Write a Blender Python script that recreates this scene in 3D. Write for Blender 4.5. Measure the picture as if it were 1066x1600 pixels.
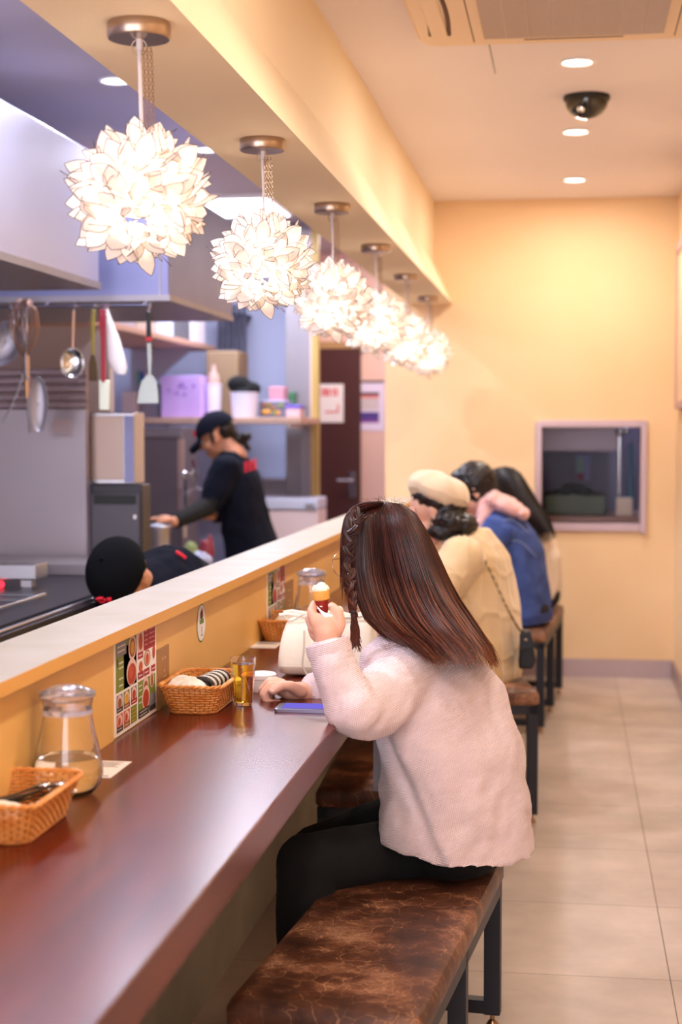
import bpy, math, random
from mathutils import Vector, Matrix, Quaternion, noise as mnoise

for _o in list(bpy.data.objects): bpy.data.objects.remove(_o)
SC = bpy.context.scene
COL = SC.collection
PI = math.pi
R = math.radians
random.seed(7)

# ------------------------------------------------------------------ camera, world, exposure
FPX, CX, CY, CAMZ = 2500.0, 533.0, 800.0, 1.32
PITCH = math.atan((800 - 673) / FPX)
YAW = math.atan((892 - 533) * math.cos(PITCH) / FPX)
cam_d = bpy.data.cameras.new('camera'); cam = bpy.data.objects.new('camera', cam_d); COL.objects.link(cam)
cam_d.sensor_fit = 'VERTICAL'; cam_d.sensor_height = 36.0; cam_d.sensor_width = 24.0
cam_d.lens = FPX / 1600.0 * 36.0
cam.location = (0, 0, CAMZ); cam.rotation_euler = (PI / 2 - PITCH, 0, YAW)
cam_d.dof.use_dof = True; cam_d.dof.focus_distance = 3.3; cam_d.dof.aperture_fstop = 3.4
cam_d.clip_start = 0.05
SC.camera = cam
SC.view_settings.view_transform = 'Standard'; SC.view_settings.look = 'None'
SC.view_settings.gamma = 1.0; SC.view_settings.use_curve_mapping = False
SC.view_settings.exposure = 0.17
W = bpy.data.worlds.new('world'); SC.world = W; W.use_nodes = True
W.node_tree.nodes['Background'].inputs[0].default_value = (0.97, 0.92, 1.0, 1)
W.node_tree.nodes['Background'].inputs[1].default_value = 5.6

def area(name, loc, size, power, col, rot=(0, 0, 0), size_y=None, spread=None, parent=None):
    l = bpy.data.lights.new(name, 'AREA'); l.energy = power; l.color = col
    if size_y: l.shape = 'RECTANGLE'; l.size = size; l.size_y = size_y
    else: l.shape = 'DISK'; l.size = size
    if spread: l.spread = R(spread)
    o = bpy.data.objects.new(name, l); COL.objects.link(o); o.location = loc; o.rotation_euler = rot
    if parent:
        o.parent = parent; o.matrix_parent_inverse = Matrix.Translation(parent.location).inverted()
    return o
WARM = (1.0, 0.90, 0.80); COOL = (0.84, 0.86, 1.0)
LAMP_E = 55.0          # bulb emission inside the petal pendants
DOWN_W = 11.5           # aisle downlights
KDOWN_W = 17.0         # kitchen downlights

# pixel ray helper: a point of the place seen at (px, py) on a chosen plane
CAMR = cam.rotation_euler.to_matrix()
def P(px, py, X=None, Y=None, z=None):
    d = CAMR @ Vector(((px - CX) / FPX, -(py - CY) / FPX, -1.0))
    o = Vector((0, 0, CAMZ))
    if Y is not None: t = (Y - o.y) / d.y
    elif X is not None: t = (X - o.x) / d.x
    else: t = (z - o.z) / d.z
    return o + d * t

# ------------------------------------------------------------------ colour + materials
def lin(h):
    if isinstance(h, str):
        h = h.lstrip('#'); c = [int(h[i:i + 2], 16) / 255 for i in (0, 2, 4)]
    else: c = list(h)
    return tuple([(x / 12.92 if x <= 0.04045 else ((x + 0.055) / 1.055) ** 2.4) for x in c] + [1.0])
MATS = {}
def mat(name, col, rough=0.5, metal=0.0, spec=0.5, trans=0.0, ior=1.45, coat=0.0, sss=0.0, emit=None, es=0.0,
        var=None, vscale=8.0, vstretch=(1, 1, 1), bump=0.0, bscale=60.0, bstretch=(1, 1, 1), sheen=0.0, aniso=0.0, rvar=0.0, vlo=.35, vhi=.65, vdetail=4):
    if name in MATS: return MATS[name]
    m = bpy.data.materials.new(name); m.use_nodes = True; nt = m.node_tree; b = nt.nodes['Principled BSDF']
    b.inputs['Base Color'].default_value = lin(col); b.inputs['Roughness'].default_value = rough
    b.inputs['Metallic'].default_value = metal; b.inputs['Specular IOR Level'].default_value = spec
    b.inputs['Transmission Weight'].default_value = trans; b.inputs['IOR'].default_value = ior
    b.inputs['Coat Weight'].default_value = coat; b.inputs['Sheen Weight'].default_value = sheen
    b.inputs['Anisotropic'].default_value = aniso
    if sss: b.inputs['Subsurface Weight'].default_value = sss; b.inputs['Subsurface Radius'].default_value = (.012, .004, .002); b.inputs['Subsurface Scale'].default_value = 1.0
    if emit: b.inputs['Emission Color'].default_value = lin(emit); b.inputs['Emission Strength'].default_value = es
    tc = mp = None
    if var or bump or rvar: tc = nt.nodes.new('ShaderNodeTexCoord')
    if var or rvar:
        mp = nt.nodes.new('ShaderNodeMapping'); mp.inputs['Scale'].default_value = vstretch
        nt.links.new(tc.outputs['Object'], mp.inputs['Vector'])
        n = nt.nodes.new('ShaderNodeTexNoise'); n.inputs['Scale'].default_value = vscale; n.inputs['Detail'].default_value = vdetail
        nt.links.new(mp.outputs[0], n.inputs['Vector'])
        if var:
            cr = nt.nodes.new('ShaderNodeValToRGB'); cr.color_ramp.elements[0].position = vlo; cr.color_ramp.elements[1].position = vhi
            cr.color_ramp.elements[0].color = lin(col); cr.color_ramp.elements[1].color = lin(var)
            nt.links.new(n.outputs['Fac'], cr.inputs['Fac']); nt.links.new(cr.outputs['Color'], b.inputs['Base Color'])
        if rvar:
            mr = nt.nodes.new('ShaderNodeMapRange'); mr.inputs[3].default_value = max(0, rough - rvar); mr.inputs[4].default_value = rough + rvar
            nt.links.new(n.outputs['Fac'], mr.inputs[0]); nt.links.new(mr.outputs[0], b.inputs['Roughness'])
    if bump:
        mp2 = nt.nodes.new('ShaderNodeMapping'); mp2.inputs['Scale'].default_value = bstretch
        nt.links.new(tc.outputs['Object'], mp2.inputs['Vector'])
        n2 = nt.nodes.new('ShaderNodeTexNoise'); n2.inputs['Scale'].default_value = bscale; n2.inputs['Detail'].default_value = 3
        nt.links.new(mp2.outputs[0], n2.inputs['Vector'])
        bp = nt.nodes.new('ShaderNodeBump'); bp.inputs['Strength'].default_value = bump; bp.inputs['Distance'].default_value = 0.004
        nt.links.new(n2.outputs['Fac'], bp.inputs['Height']); nt.links.new(bp.outputs[0], b.inputs['Normal'])
    MATS[name] = m; return m

def knit(name, col, scale=300, axis=(0.35, 0, 1), col2=None, strength=0.9, dist=0.0025, sub=0.0):
    m = mat(name, col, rough=0.95, spec=0.15, sheen=0.3); nt = m.node_tree; b = nt.nodes['Principled BSDF']
    tc = nt.nodes.new('ShaderNodeTexCoord')
    def wave(rot, sc, dis):
        mp = nt.nodes.new('ShaderNodeMapping'); mp.inputs['Rotation'].default_value = rot
        nt.links.new(tc.outputs['Object'], mp.inputs['Vector'])
        w = nt.nodes.new('ShaderNodeTexWave'); w.bands_direction = 'Z'; w.inputs['Scale'].default_value = sc
        w.inputs['Distortion'].default_value = dis; w.inputs['Detail'].default_value = 1
        nt.links.new(mp.outputs[0], w.inputs['Vector']); return w
    w1 = wave((0, R(18), 0), scale, 0.4); w2 = wave((0, R(80), 0), scale * 0.9, 0.6)
    mx = nt.nodes.new('ShaderNodeMath'); mx.operation = 'MULTIPLY_ADD'; mx.inputs[1].default_value = 0.45
    nt.links.new(w2.outputs['Fac'], mx.inputs[0]); nt.links.new(w1.outputs['Fac'], mx.inputs[2])
    bp = nt.nodes.new('ShaderNodeBump'); bp.inputs['Strength'].default_value = strength; bp.inputs['Distance'].default_value = dist
    nt.links.new(mx.outputs[0], bp.inputs['Height']); nt.links.new(bp.outputs[0], b.inputs['Normal'])
    if col2:
        cr = nt.nodes.new('ShaderNodeMix'); cr.data_type = 'RGBA'
        cr.inputs[6].default_value = lin(col2); cr.inputs[7].default_value = lin(col)
        nt.links.new(mx.outputs[0], cr.inputs[0]); nt.links.new(cr.outputs[2], b.inputs['Base Color'])
    return m

def emis(name, col, s):
    if name in MATS: return MATS[name]
    m = bpy.data.materials.new(name); m.use_nodes = True; nt = m.node_tree; nt.nodes.clear()
    e = nt.nodes.new('ShaderNodeEmission'); e.inputs[0].default_value = lin(col); e.inputs[1].default_value = s
    o = nt.nodes.new('ShaderNodeOutputMaterial'); nt.links.new(e.outputs[0], o.inputs[0]); MATS[name] = m; return m

# ------------------------------------------------------------------ mesh builder
class MB:
    def __init__(s): s.v = []; s.f = []; s.m = []; s.cur = 0; s.flat = set()
    def addf(s, f): s.f.append(f); s.m.append(s.cur)
    def box(s, x0, x1, y0, y1, z0, z1, rot=None, piv=None):
        x0, x1 = min(x0, x1), max(x0, x1); y0, y1 = min(y0, y1), max(y0, y1); z0, z1 = min(z0, z1), max(z0, z1)
        n = len(s.v)
        ps = [Vector(p) for p in ((x0, y0, z0), (x1, y0, z0), (x1, y1, z0), (x0, y1, z0), (x0, y0, z1), (x1, y0, z1), (x1, y1, z1), (x0, y1, z1))]
        if rot is not None:
            c = Vector(piv) if piv is not None else Vector(((x0 + x1) / 2, (y0 + y1) / 2, (z0 + z1) / 2))
            ps = [c + rot @ (p - c) for p in ps]
        s.v += ps
        for f in ((0, 3, 2, 1), (4, 5, 6, 7), (0, 1, 5, 4), (1, 2, 6, 5), (2, 3, 7, 6), (3, 0, 4, 7)): s.addf([n + i for i in f])
        return s
    def cbox(s, c, d, rot=None):
        return s.box(c[0] - d[0] / 2, c[0] + d[0] / 2, c[1] - d[1] / 2, c[1] + d[1] / 2, c[2] - d[2] / 2, c[2] + d[2] / 2, rot)
    def poly(s, pts):
        n = len(s.v); s.v += [Vector(p) for p in pts]; s.addf(list(range(n, n + len(pts)))); return s
    def loft(s, rings, closed=True, caps=True):
        n = len(s.v); k = len(rings[0])
        for r in rings: s.v += [Vector(p) for p in r]
        for i in range(len(rings) - 1):
            for j in range(k if closed else k - 1):
                a = n + i * k + j; b = n + i * k + (j + 1) % k
                s.addf([a, b, b + k, a + k])
        if caps and closed:
            s.addf(list(range(n + k - 1, n - 1, -1))); m0 = n + (len(rings) - 1) * k; s.addf(list(range(m0, m0 + k)))
        return s
    def tube(s, pts, r, n=8, caps=True, flat=1.0):
        pts = [Vector(p) for p in pts]
        if len(pts) < 2: return s
        rr = r if hasattr(r, '__len__') else [r] * len(pts)
        t = (pts[1] - pts[0]).normalized()
        u = t.cross(Vector((0, 0, 1)));
        if u.length < 1e-3: u = t.cross(Vector((1, 0, 0)))
        u.normalize(); rings = []
        for i, p in enumerate(pts):
            if i == 0: tt = t
            elif i == len(pts) - 1: tt = (pts[i] - pts[i - 1])
            else: tt = (pts[i + 1] - pts[i - 1])
            if tt.length < 1e-9: tt = t
            tt = tt.normalized()
            u = u - tt * u.dot(tt)
            if u.length < 1e-6: u = tt.orthogonal()
            u.normalize(); w = tt.cross(u)
            rings.append([p + (u * math.cos(2 * PI * j / n) + w * math.sin(2 * PI * j / n) * flat) * rr[i] for j in range(n)])
        return s.loft(rings, True, caps)
    def lathe(s, prof, c=(0, 0, 0), n=32, rot=None, sx=1, sy=1, caps=True):
        c = Vector(c); rings = []
        for r, z in prof:
            ring = [Vector((r * sx * math.cos(2 * PI * j / n), r * sy * math.sin(2 * PI * j / n), z)) for j in range(n)]
            if rot is not None: ring = [rot @ p for p in ring]
            rings.append([c + p for p in ring])
        return s.loft(rings, True, caps)
    def ell(s, c, rad, rot=None, nu=20, nv=12):
        if not hasattr(rad, '__len__'): rad = (rad, rad, rad)
        c = Vector(c); rings = []
        for i in range(nv + 1):
            th = max(1e-3, min(PI - 1e-3, PI * i / nv)); 
            ring = [Vector((rad[0] * math.sin(th) * math.cos(2 * PI * j / nu), rad[1] * math.sin(th) * math.sin(2 * PI * j / nu), -rad[2] * math.cos(th))) for j in range(nu)]
            if rot is not None: ring = [rot @ p for p in ring]
            rings.append([c + p for p in ring])
        return s.loft(rings)
    def rc(s, p1, r1, p2, r2, n=16):      # round cone
        p1 = Vector(p1); p2 = Vector(p2); d = (p2 - p1)
        L = d.length
        if L < 1e-6: return s.ell(p1, r1)
        d /= L; pts = []; rr = []
        for a in (85, 60, 35, 12): pts.append(p1 - d * r1 * math.sin(R(a))); rr.append(r1 * math.cos(R(a)))
        for k in range(1, 4): pts.append(p1 + d * L * k / 4); rr.append(r1 + (r2 - r1) * k / 4)
        for a in (12, 35, 60, 85): pts.append(p2 + d * r2 * math.sin(R(a))); rr.append(r2 * math.cos(R(a)))
        return s.tube(pts, rr, n)
    def chain(s, pts, rr):
        for i in range(len(pts) - 1): s.rc(pts[i], rr[i], pts[i + 1], rr[i + 1])
        return s
    def xform(s, M, start=0):
        for i in range(start, len(s.v)): s.v[i] = M @ s.v[i]
        return s
    def build(s, name, mats, parent=None, smooth=True, bevel=0.0, kind=None, origin=None, voxel=0, sm=0, disp=None, solid=0, sub=0, bseg=2):
        if not isinstance(mats, (list, tuple)): mats = [mats]
        if origin is None:
            xs = [p.x for p in s.v]; ys = [p.y for p in s.v]; zs = [p.z for p in s.v]
            origin = Vector(((min(xs) + max(xs)) / 2, (min(ys) + max(ys)) / 2, min(zs)))
        origin = Vector(origin)
        me = bpy.data.meshes.new(name); me.from_pydata([tuple(p - origin) for p in s.v], [], s.f)
        for m in mats: me.materials.append(m)
        me.polygons.foreach_set('material_index', s.m)
        if smooth: me.polygons.foreach_set('use_smooth', [True] * len(me.polygons))
        me.update()
        o = bpy.data.objects.new(name, me); COL.objects.link(o); o.location = origin
        if parent is not None:
            o.parent = parent
            w = Matrix.Translation(parent.location) if parent.parent is None else parent.matrix_parent_inverse and (Matrix.Translation(parent.parent.location) @ parent.matrix_parent_inverse @ Matrix.Translation(parent.location))
            o.matrix_parent_inverse = w.inverted()
        if voxel:
            md = o.modifiers.new('remesh', 'REMESH'); md.mode = 'VOXEL'; md.voxel_size = voxel; md.use_smooth_shade = True
        if sm:
            md = o.modifiers.new('smooth', 'SMOOTH'); md.iterations = sm; md.factor = 0.6
        if disp:
            tx = bpy.data.textures.new(name + '_folds', 'CLOUDS'); tx.noise_scale = disp[1]; tx.noise_depth = 1
            md = o.modifiers.new('folds', 'DISPLACE'); md.texture = tx; md.strength = disp[0]; md.mid_level = 0.5; md.texture_coords = 'GLOBAL'
            md.direction = 'NORMAL'
        if solid:
            md = o.modifiers.new('thickness', 'SOLIDIFY'); md.thickness = solid; md.offset = 0
        if bevel:
            md = o.modifiers.new('bevel', 'BEVEL'); md.width = bevel; md.segments = bseg; md.limit_method = 'ANGLE'; md.angle_limit = R(40)
        if sub:
            md = o.modifiers.new('sub', 'SUBSURF'); md.levels = sub; md.render_levels = sub
        if smooth and not voxel:
            for p in me.polygons: p.use_smooth = True
            try: me.set_sharp_from_angle(angle=R(38))
            except Exception: pass
        if kind: o['kind'] = kind
        return o

def tag(o, label=None, cat=None, group=None, kind=None):
    if label: o['label'] = label
    if cat: o['category'] = cat
    if group: o['group'] = group
    if kind: o['kind'] = kind
    return o
def root(name, loc, label, cat, group=None, rz=0):
    o = bpy.data.objects.new(name, None); COL.objects.link(o); o.location = loc; o.rotation_euler = (0, 0, rz)
    o.empty_display_size = 0.05
    return tag(o, label, cat, group)
def copy_tree(o, parent=None):
    c = o.copy(); COL.objects.link(c)
    if parent is not None:
        mi = o.matrix_parent_inverse.copy(); c.parent = parent; c.matrix_parent_inverse = mi
    for ch in [k for k in COL.objects if k.parent == o]: copy_tree(ch, c)
    return c
def struct(o): o['kind'] = 'structure'; return o

def catmull(pts, k=6):
    pts = [Vector(p) for p in pts]; out = []
    for i in range(len(pts) - 1):
        p0 = pts[max(0, i - 1)]; p1 = pts[i]; p2 = pts[i + 1]; p3 = pts[min(len(pts) - 1, i + 2)]
        for j in range(k):
            t = j / k
            out.append(0.5 * ((2 * p1) + (p2 - p0) * t + (2 * p0 - 5 * p1 + 4 * p2 - p3) * t * t + (3 * p1 - p0 - 3 * p2 + p3) * t ** 3))
    out.append(pts[-1]); return out
def interp(tab, t):
    if t <= tab[0][0]: return tab[0][1:]
    for a, b in zip(tab, tab[1:]):
        if t <= b[0]:
            k = (t - a[0]) / (b[0] - a[0]); return tuple(a[i] + (b[i] - a[i]) * k for i in range(1, len(a)))
    return tab[-1][1:]

# ------------------------------------------------------------------ shared materials
M_wall = mat('cream_wall_paint', '#efd0a6', 0.75, var='#ecc99c', vscale=1.6, bump=.12, bscale=160)
M_beam = mat('beam_paint', '#f2dcb8', 0.7, bump=.05, bscale=90)
M_half = mat('amber_wall_paint', '#efbf70', 0.45, var='#eab663', vscale=3)
M_ceil = mat('ceiling_white', '#efe6ea', 0.85)
M_kceil = mat('kitchen_ceiling', '#a89ca2', 0.6)
M_kwall = mat('kitchen_blue_wall', '#a6aac8', 0.6)
M_ledge = mat('ledge_stone', '#aea496', 0.4, var='#a49884', vscale=7)
M_ledgef = mat('ledge_edge', '#e3ab56', 0.5)
M_steel = mat('brushed_steel', '#c4c2c8', 0.33, 1.0, rvar=.08, vscale=30, vstretch=(1, 1, 14))
M_steelb = mat('brushed_steel_soft', '#b7b3bd', 0.5, .9, rvar=.08, vscale=20)
M_steeld = mat('dark_steel', '#9a949c', 0.42, 0.6, rvar=.1, vscale=12)
M_chrome = mat('chrome', '#dcdce0', 0.12, 1.0)
M_nickel = mat('brushed_nickel', '#b09a88', 0.28, 1.0)
M_black = mat('black_plastic', '#141318', 0.45)
M_blackm = mat('black_metal', '#1b1a20', 0.42, spec=.5)
M_frame = mat('powder_black_metal', '#1d1e28', 0.45)
M_white = mat('white_plastic', '#f0ecee', 0.4)
M_paper = mat('white_paper', '#f4efec', 0.8)
M_red = mat('red_plastic', '#c01c2c', 0.4)
M_redt = mat('red_print', '#e01f38', 0.6)
M_purple = mat('lilac_box', '#c3a3ea', 0.6)
M_wood_lt = mat('pale_board', '#d9b79a', 0.6)
M_glass = mat('clear_glass', '#ffffff', 0.02, trans=1.0, ior=1.45)
M_water = mat('water', '#ffffff', 0.0, trans=1.0, ior=1.33)
M_plast = mat('clear_plastic', '#f6f4ff', 0.1, trans=.9, ior=1.35)
M_skin = mat('skin', '#e3b49c', 0.5, sss=.25, var='#dfa890', vscale=30)
M_skind = mat('skin_warm', '#d79a7a', 0.5, sss=.2)
M_navy = mat('navy_cloth', '#0c0f1e', 0.95, spec=.2, sheen=.0, bump=.2, bscale=40)
M_blackc = mat('black_cloth', '#0b0b0e', 0.95, bump=.1, bscale=60)
M_pink = mat('pink_wall', '#e8c4b6', 0.6)

# tiles
def tile_mat():
    m = bpy.data.materials.new('floor_tile'); m.use_nodes = True; nt = m.node_tree; b = nt.nodes['Principled BSDF']
    tc = nt.nodes.new('ShaderNodeTexCoord'); mp = nt.nodes.new('ShaderNodeMapping')
    mp.inputs['Location'].default_value = (-0.247 + 6.0, -3.86 + 6.0, 0)
    nt.links.new(tc.outputs['Object'], mp.inputs[0])
    br = nt.nodes.new('ShaderNodeTexBrick'); br.offset = 0; br.inputs['Scale'].default_value = 1.0
    br.inputs['Brick Width'].default_value = .6; br.inputs['Row Height'].default_value = .6; br.inputs['Mortar Size'].default_value = .0016; br.inputs['Mortar Smooth'].default_value = .3
    br.inputs['Color1'].default_value = lin('#c6b5a8'); br.inputs['Color2'].default_value = lin('#bfada0'); br.inputs['Mortar'].default_value = lin('#6b5a4a')
    nt.links.new(mp.outputs[0], br.inputs[0])
    n = nt.nodes.new('ShaderNodeTexNoise'); n.inputs['Scale'].default_value = 3.2; n.inputs['Detail'].default_value = 7; n.inputs['Roughness'].default_value = .6
    nt.links.new(tc.outputs['Object'], n.inputs[0])
    cr = nt.nodes.new('ShaderNodeValToRGB'); cr.color_ramp.elements[0].position = .35; cr.color_ramp.elements[1].position = .68
    cr.color_ramp.elements[0].color = (.74, .72, .70, 1); cr.color_ramp.elements[1].color = (1.06, 1.04, 1.03, 1)
    nt.links.new(n.outputs['Fac'], cr.inputs[0])
    mx = nt.nodes.new('ShaderNodeMix'); mx.data_type = 'RGBA'; mx.blend_type = 'MULTIPLY'; mx.inputs[0].default_value = 1
    nt.links.new(br.outputs['Color'], mx.inputs[6]); nt.links.new(cr.outputs[0], mx.inputs[7]); nt.links.new(mx.outputs[2], b.inputs['Base Color'])
    b.inputs['Roughness'].default_value = .38; b.inputs['Specular IOR Level'].default_value = .4
    bp = nt.nodes.new('ShaderNodeBump'); bp.inputs['Strength'].default_value = .3; bp.inputs['Distance'].default_value = .002
    iv = nt.nodes.new('ShaderNodeMath'); iv.operation = 'SUBTRACT'; iv.inputs[0].default_value = 1; nt.links.new(br.outputs['Fac'], iv.inputs[1])
    nt.links.new(iv.outputs[0], bp.inputs['Height']); nt.links.new(bp.outputs[0], b.inputs['Normal'])
    return m
M_tile = tile_mat()

def wood_mat():
    m = mat('mahogany_top', '#6e2a12', 0.235, spec=.36, coat=.0); nt = m.node_tree; b = nt.nodes['Principled BSDF']
    b.inputs['Coat Roughness'].default_value = .22
    tc = nt.nodes.new('ShaderNodeTexCoord'); mp = nt.nodes.new('ShaderNodeMapping'); mp.inputs['Scale'].default_value = (14, 1.1, 14)
    nt.links.new(tc.outputs['Object'], mp.inputs[0])
    n = nt.nodes.new('ShaderNodeTexNoise'); n.inputs['Scale'].default_value = 2.2; n.inputs['Detail'].default_value = 6; n.inputs['Distortion'].default_value = .5
    nt.links.new(mp.outputs[0], n.inputs[0])
    cr = nt.nodes.new('ShaderNodeValToRGB'); cr.color_ramp.elements[0].position = .3; cr.color_ramp.elements[1].position = .75
    cr.color_ramp.elements[0].color = lin('#47100a'); cr.color_ramp.elements[1].color = lin('#6a2110')
    nt.links.new(n.outputs['Fac'], cr.inputs[0]); nt.links.new(cr.outputs[0], b.inputs['Base Color'])
    return m
M_wood = wood_mat()

def leather_mat():
    m = mat('worn_leather', '#4a2a18', 0.42, spec=.5); nt = m.node_tree; b = nt.nodes['Principled BSDF']
    tc = nt.nodes.new('ShaderNodeTexCoord')
    n0 = nt.nodes.new('ShaderNodeTexNoise'); n0.inputs['Scale'].default_value = 7; n0.inputs['Detail'].default_value = 6; n0.inputs['Distortion'].default_value = .8
    nt.links.new(tc.outputs['Object'], n0.inputs[0])
    mpd = nt.nodes.new('ShaderNodeVectorMath'); mpd.operation = 'MULTIPLY_ADD'; mpd.inputs[1].default_value = (.14, .14, .14)
    nt.links.new(n0.outputs['Color'], mpd.inputs[0]); nt.links.new(tc.outputs['Object'], mpd.inputs[2])
    def crack(sc, w):
        v = nt.nodes.new('ShaderNodeTexVoronoi'); v.feature = 'DISTANCE_TO_EDGE'; v.inputs['Scale'].default_value = sc
        nt.links.new(mpd.outputs[0], v.inputs['Vector'])
        r = nt.nodes.new('ShaderNodeMapRange'); r.inputs[1].default_value = 0; r.inputs[2].default_value = w; r.inputs[3].default_value = 1; r.inputs[4].default_value = 0
        nt.links.new(v.outputs['Distance'], r.inputs[0]); return r
    c1 = crack(21, .022); c2 = crack(46, .035)
    # masks where wear shows
    n3 = nt.nodes.new('ShaderNodeTexNoise'); n3.inputs['Scale'].default_value = 5.5; n3.inputs['Detail'].default_value = 8; n3.inputs['Roughness'].default_value = .65
    mp3 = nt.nodes.new('ShaderNodeMapping'); mp3.inputs['Scale'].default_value = (1.0, 1.25, 1); mp3.inputs['Rotation'].default_value = (0, 0, .5); nt.links.new(tc.outputs['Object'], mp3.inputs[0]); nt.links.new(mp3.outputs[0], n3.inputs[0])
    m3 = nt.nodes.new('ShaderNodeMapRange'); m3.inputs[1].default_value = .5; m3.inputs[2].default_value = .64; nt.links.new(n3.outputs['Fac'], m3.inputs[0])
    mul = nt.nodes.new('ShaderNodeMath'); mul.operation = 'MULTIPLY'; nt.links.new(c2.outputs[0], mul.inputs[0]); nt.links.new(m3.outputs[0], mul.inputs[1])
    m4 = nt.nodes.new('ShaderNodeMapRange'); m4.inputs[1].default_value = .40; m4.inputs[2].default_value = .55; m4.inputs[4].default_value = .7; nt.links.new(n3.outputs['Fac'], m4.inputs[0])
    mul1 = nt.nodes.new('ShaderNodeMath'); mul1.operation = 'MULTIPLY'; nt.links.new(c1.outputs[0], mul1.inputs[0]); nt.links.new(m4.outputs[0], mul1.inputs[1])
    mx = nt.nodes.new('ShaderNodeMath'); mx.operation = 'MAXIMUM'; nt.links.new(mul1.outputs[0], mx.inputs[0]); nt.links.new(mul.outputs[0], mx.inputs[1])
    cr = nt.nodes.new('ShaderNodeValToRGB'); e = cr.color_ramp.elements
    e[0].position = .36; e[0].color = lin('#2c1810'); e[1].position = .70; e[1].color = lin('#b08568')
    x = e.new(.5); x.color = lin('#583220'); x = e.new(.58); x.color = lin('#80523a')
    nt.links.new(n3.outputs['Fac'], cr.inputs[0])
    mc = nt.nodes.new('ShaderNodeMix'); mc.data_type = 'RGBA'; mc.inputs[7].default_value = lin('#d09a6c')
    nt.links.new(mx.outputs[0], mc.inputs[0]); nt.links.new(cr.outputs[0], mc.inputs[6]); nt.links.new(mc.outputs[2], b.inputs['Base Color'])
    bp = nt.nodes.new('ShaderNodeBump'); bp.invert = True; bp.inputs['Strength'].default_value = .5; bp.inputs['Distance'].default_value = .002
    nt.links.new(mx.outputs[0], bp.inputs['Height']); nt.links.new(bp.outputs[0], b.inputs['Normal'])
    return m
M_leather = leather_mat()

# ================================================================== THE ROOM SHELL
XR, YB, ZC = 0.553, 8.64, 2.55
Y0 = -1.6
XW, XL, XLK = -0.832, -0.805, -0.958       # half wall face, ledge front, ledge kitchen edge
ZT, ZL = 0.75, 0.96
XE = -0.447                                # counter front edge
KX = -3.3; KYB = 9.75
FL = MB().box(KX - .1, XR + .1, Y0, 12.6, -0.08, 0)
struct(FL.build('floor', M_tile, smooth=False, origin=(0, 0, 0)))
struct(MB().box(-0.80, XR + .1, Y0, YB + .12, ZC, ZC + .08).build('ceiling', M_ceil, smooth=False))
struct(MB().box(KX - .1, -.80, Y0, 12.6, ZC, ZC + .08).build('ceiling', M_kceil, smooth=False))
struct(MB().box(XR, XR + .1, Y0, YB + .12, 0, ZC).build('wall_right', M_wall, smooth=False))
# back wall with the pass-through opening
wl = P(602, 700, Y=YB).x
pA = P(846, 667, Y=YB); pB = P(1001, 820, Y=YB)
wx0, wx1, wz0, wz1 = pA.x, pB.x, pB.z, pA.z
b = MB(); b.box(wl, wx0, YB, YB + .12, 0, ZC); b.box(wx1, XR + .1, YB, YB + .12, 0, ZC); b.box(wx0, wx1, YB, YB + .12, 0, wz0); b.box(wx0, wx1, YB, YB + .12, wz1, ZC)
struct(b.build('wall_back', M_wall, smooth=False))
# half wall below the ledge
struct(MB().box(XW, XLK + .01, Y0, YB, 0, ZL - .022).build('wall_left', M_half, smooth=False))
struct(MB().box(XW - .001, XW + .006, Y0, YB, 0, ZT - .06).build('wall_left_panel', mat('grey_panel', '#a39c8c', .5, var='#958e80', vscale=5), smooth=False))
# ledge
o = MB(); o.box(XLK, XL, Y0, YB, ZL - .022, ZL)
lg = o.build('counter_ledge', [M_ledge, M_ledgef], smooth=False)
for p in lg.data.polygons:
    if p.normal.x > .5: p.material_index = 1
tag(lg, 'long pale stone ledge capping the amber half wall between kitchen and dining counter', 'ledge')
# counter
ct = MB().box(XE, XW + .001, Y0, YB - .002, ZT - .058, ZT).build('dining_counter', M_wood, smooth=False, bevel=.003, origin=(0, 0, 0))
tag(ct, 'long glossy mahogany dining counter fixed along the amber half wall', 'counter')
# beam
prof = [(-.734, ZC), (-.734, 2.225), (-.632, 2.0), (-.868, 2.0), (-.868, ZC)]
b = MB(); b.loft([[(x, Y0, z) for x, z in prof], [(x, YB, z) for x, z in prof]])
struct(b.build('trim_1', M_beam, smooth=False))
# skirting (steel)
b = MB().box(wl, XR - .013, YB - .012, YB, 0, .098); struct(b.build('baseboard_back', mat('skirting_metal', '#b09c9c', .3, .7), smooth=False))
b = MB().box(XR - .012, XR, Y0, YB, 0, .098); struct(b.build('baseboard_right', mat('skirting_metal', '#b09c9c', .3, .7), smooth=False))
# ceiling panel seam
b = MB(); q = P(769, 90, z=ZC); b.box(q.x - .0015, q.x + .0015, 5.15, 5.6, ZC - .001, ZC)
struct(b.build('trim_2', M_blackm, smooth=False))
# kitchen shell
struct(MB().box(KX - .1, KX, Y0, 12.6, 0, ZC).build('wall_kitchen_left', M_kwall, smooth=False))
kr = P(471, 600, Y=KYB).x
struct(MB().box(KX, kr, KYB, KYB + .1, 0, ZC).build('wall_kitchen_back', M_kwall, smooth=False))
# column beside the passage: grey steel strip, pink strip, yellow jamb
a = P(470, 600, Y=9.4); c = P(485, 600, Y=9.4); d = P(491, 600, Y=9.4)
struct(MB().box(a.x, c.x, 9.4, 9.46, 0, ZC).box(a.x - .1, a.x, 9.46, 9.85, 0, ZC).build('trim_3', M_steeld, smooth=False))
struct(MB().box(c.x, d.x, 9.4, 9.45, 0, ZC).build('trim_4', M_pink, smooth=False))
a = P(490, 600, Y=9.36); c = P(500, 600, Y=9.36)
struct(MB().box(a.x, c.x, 9.3, 9.36, 0, ZC).build('trim_5', mat('mustard_jamb', '#b79a56', .5), smooth=False))
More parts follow.
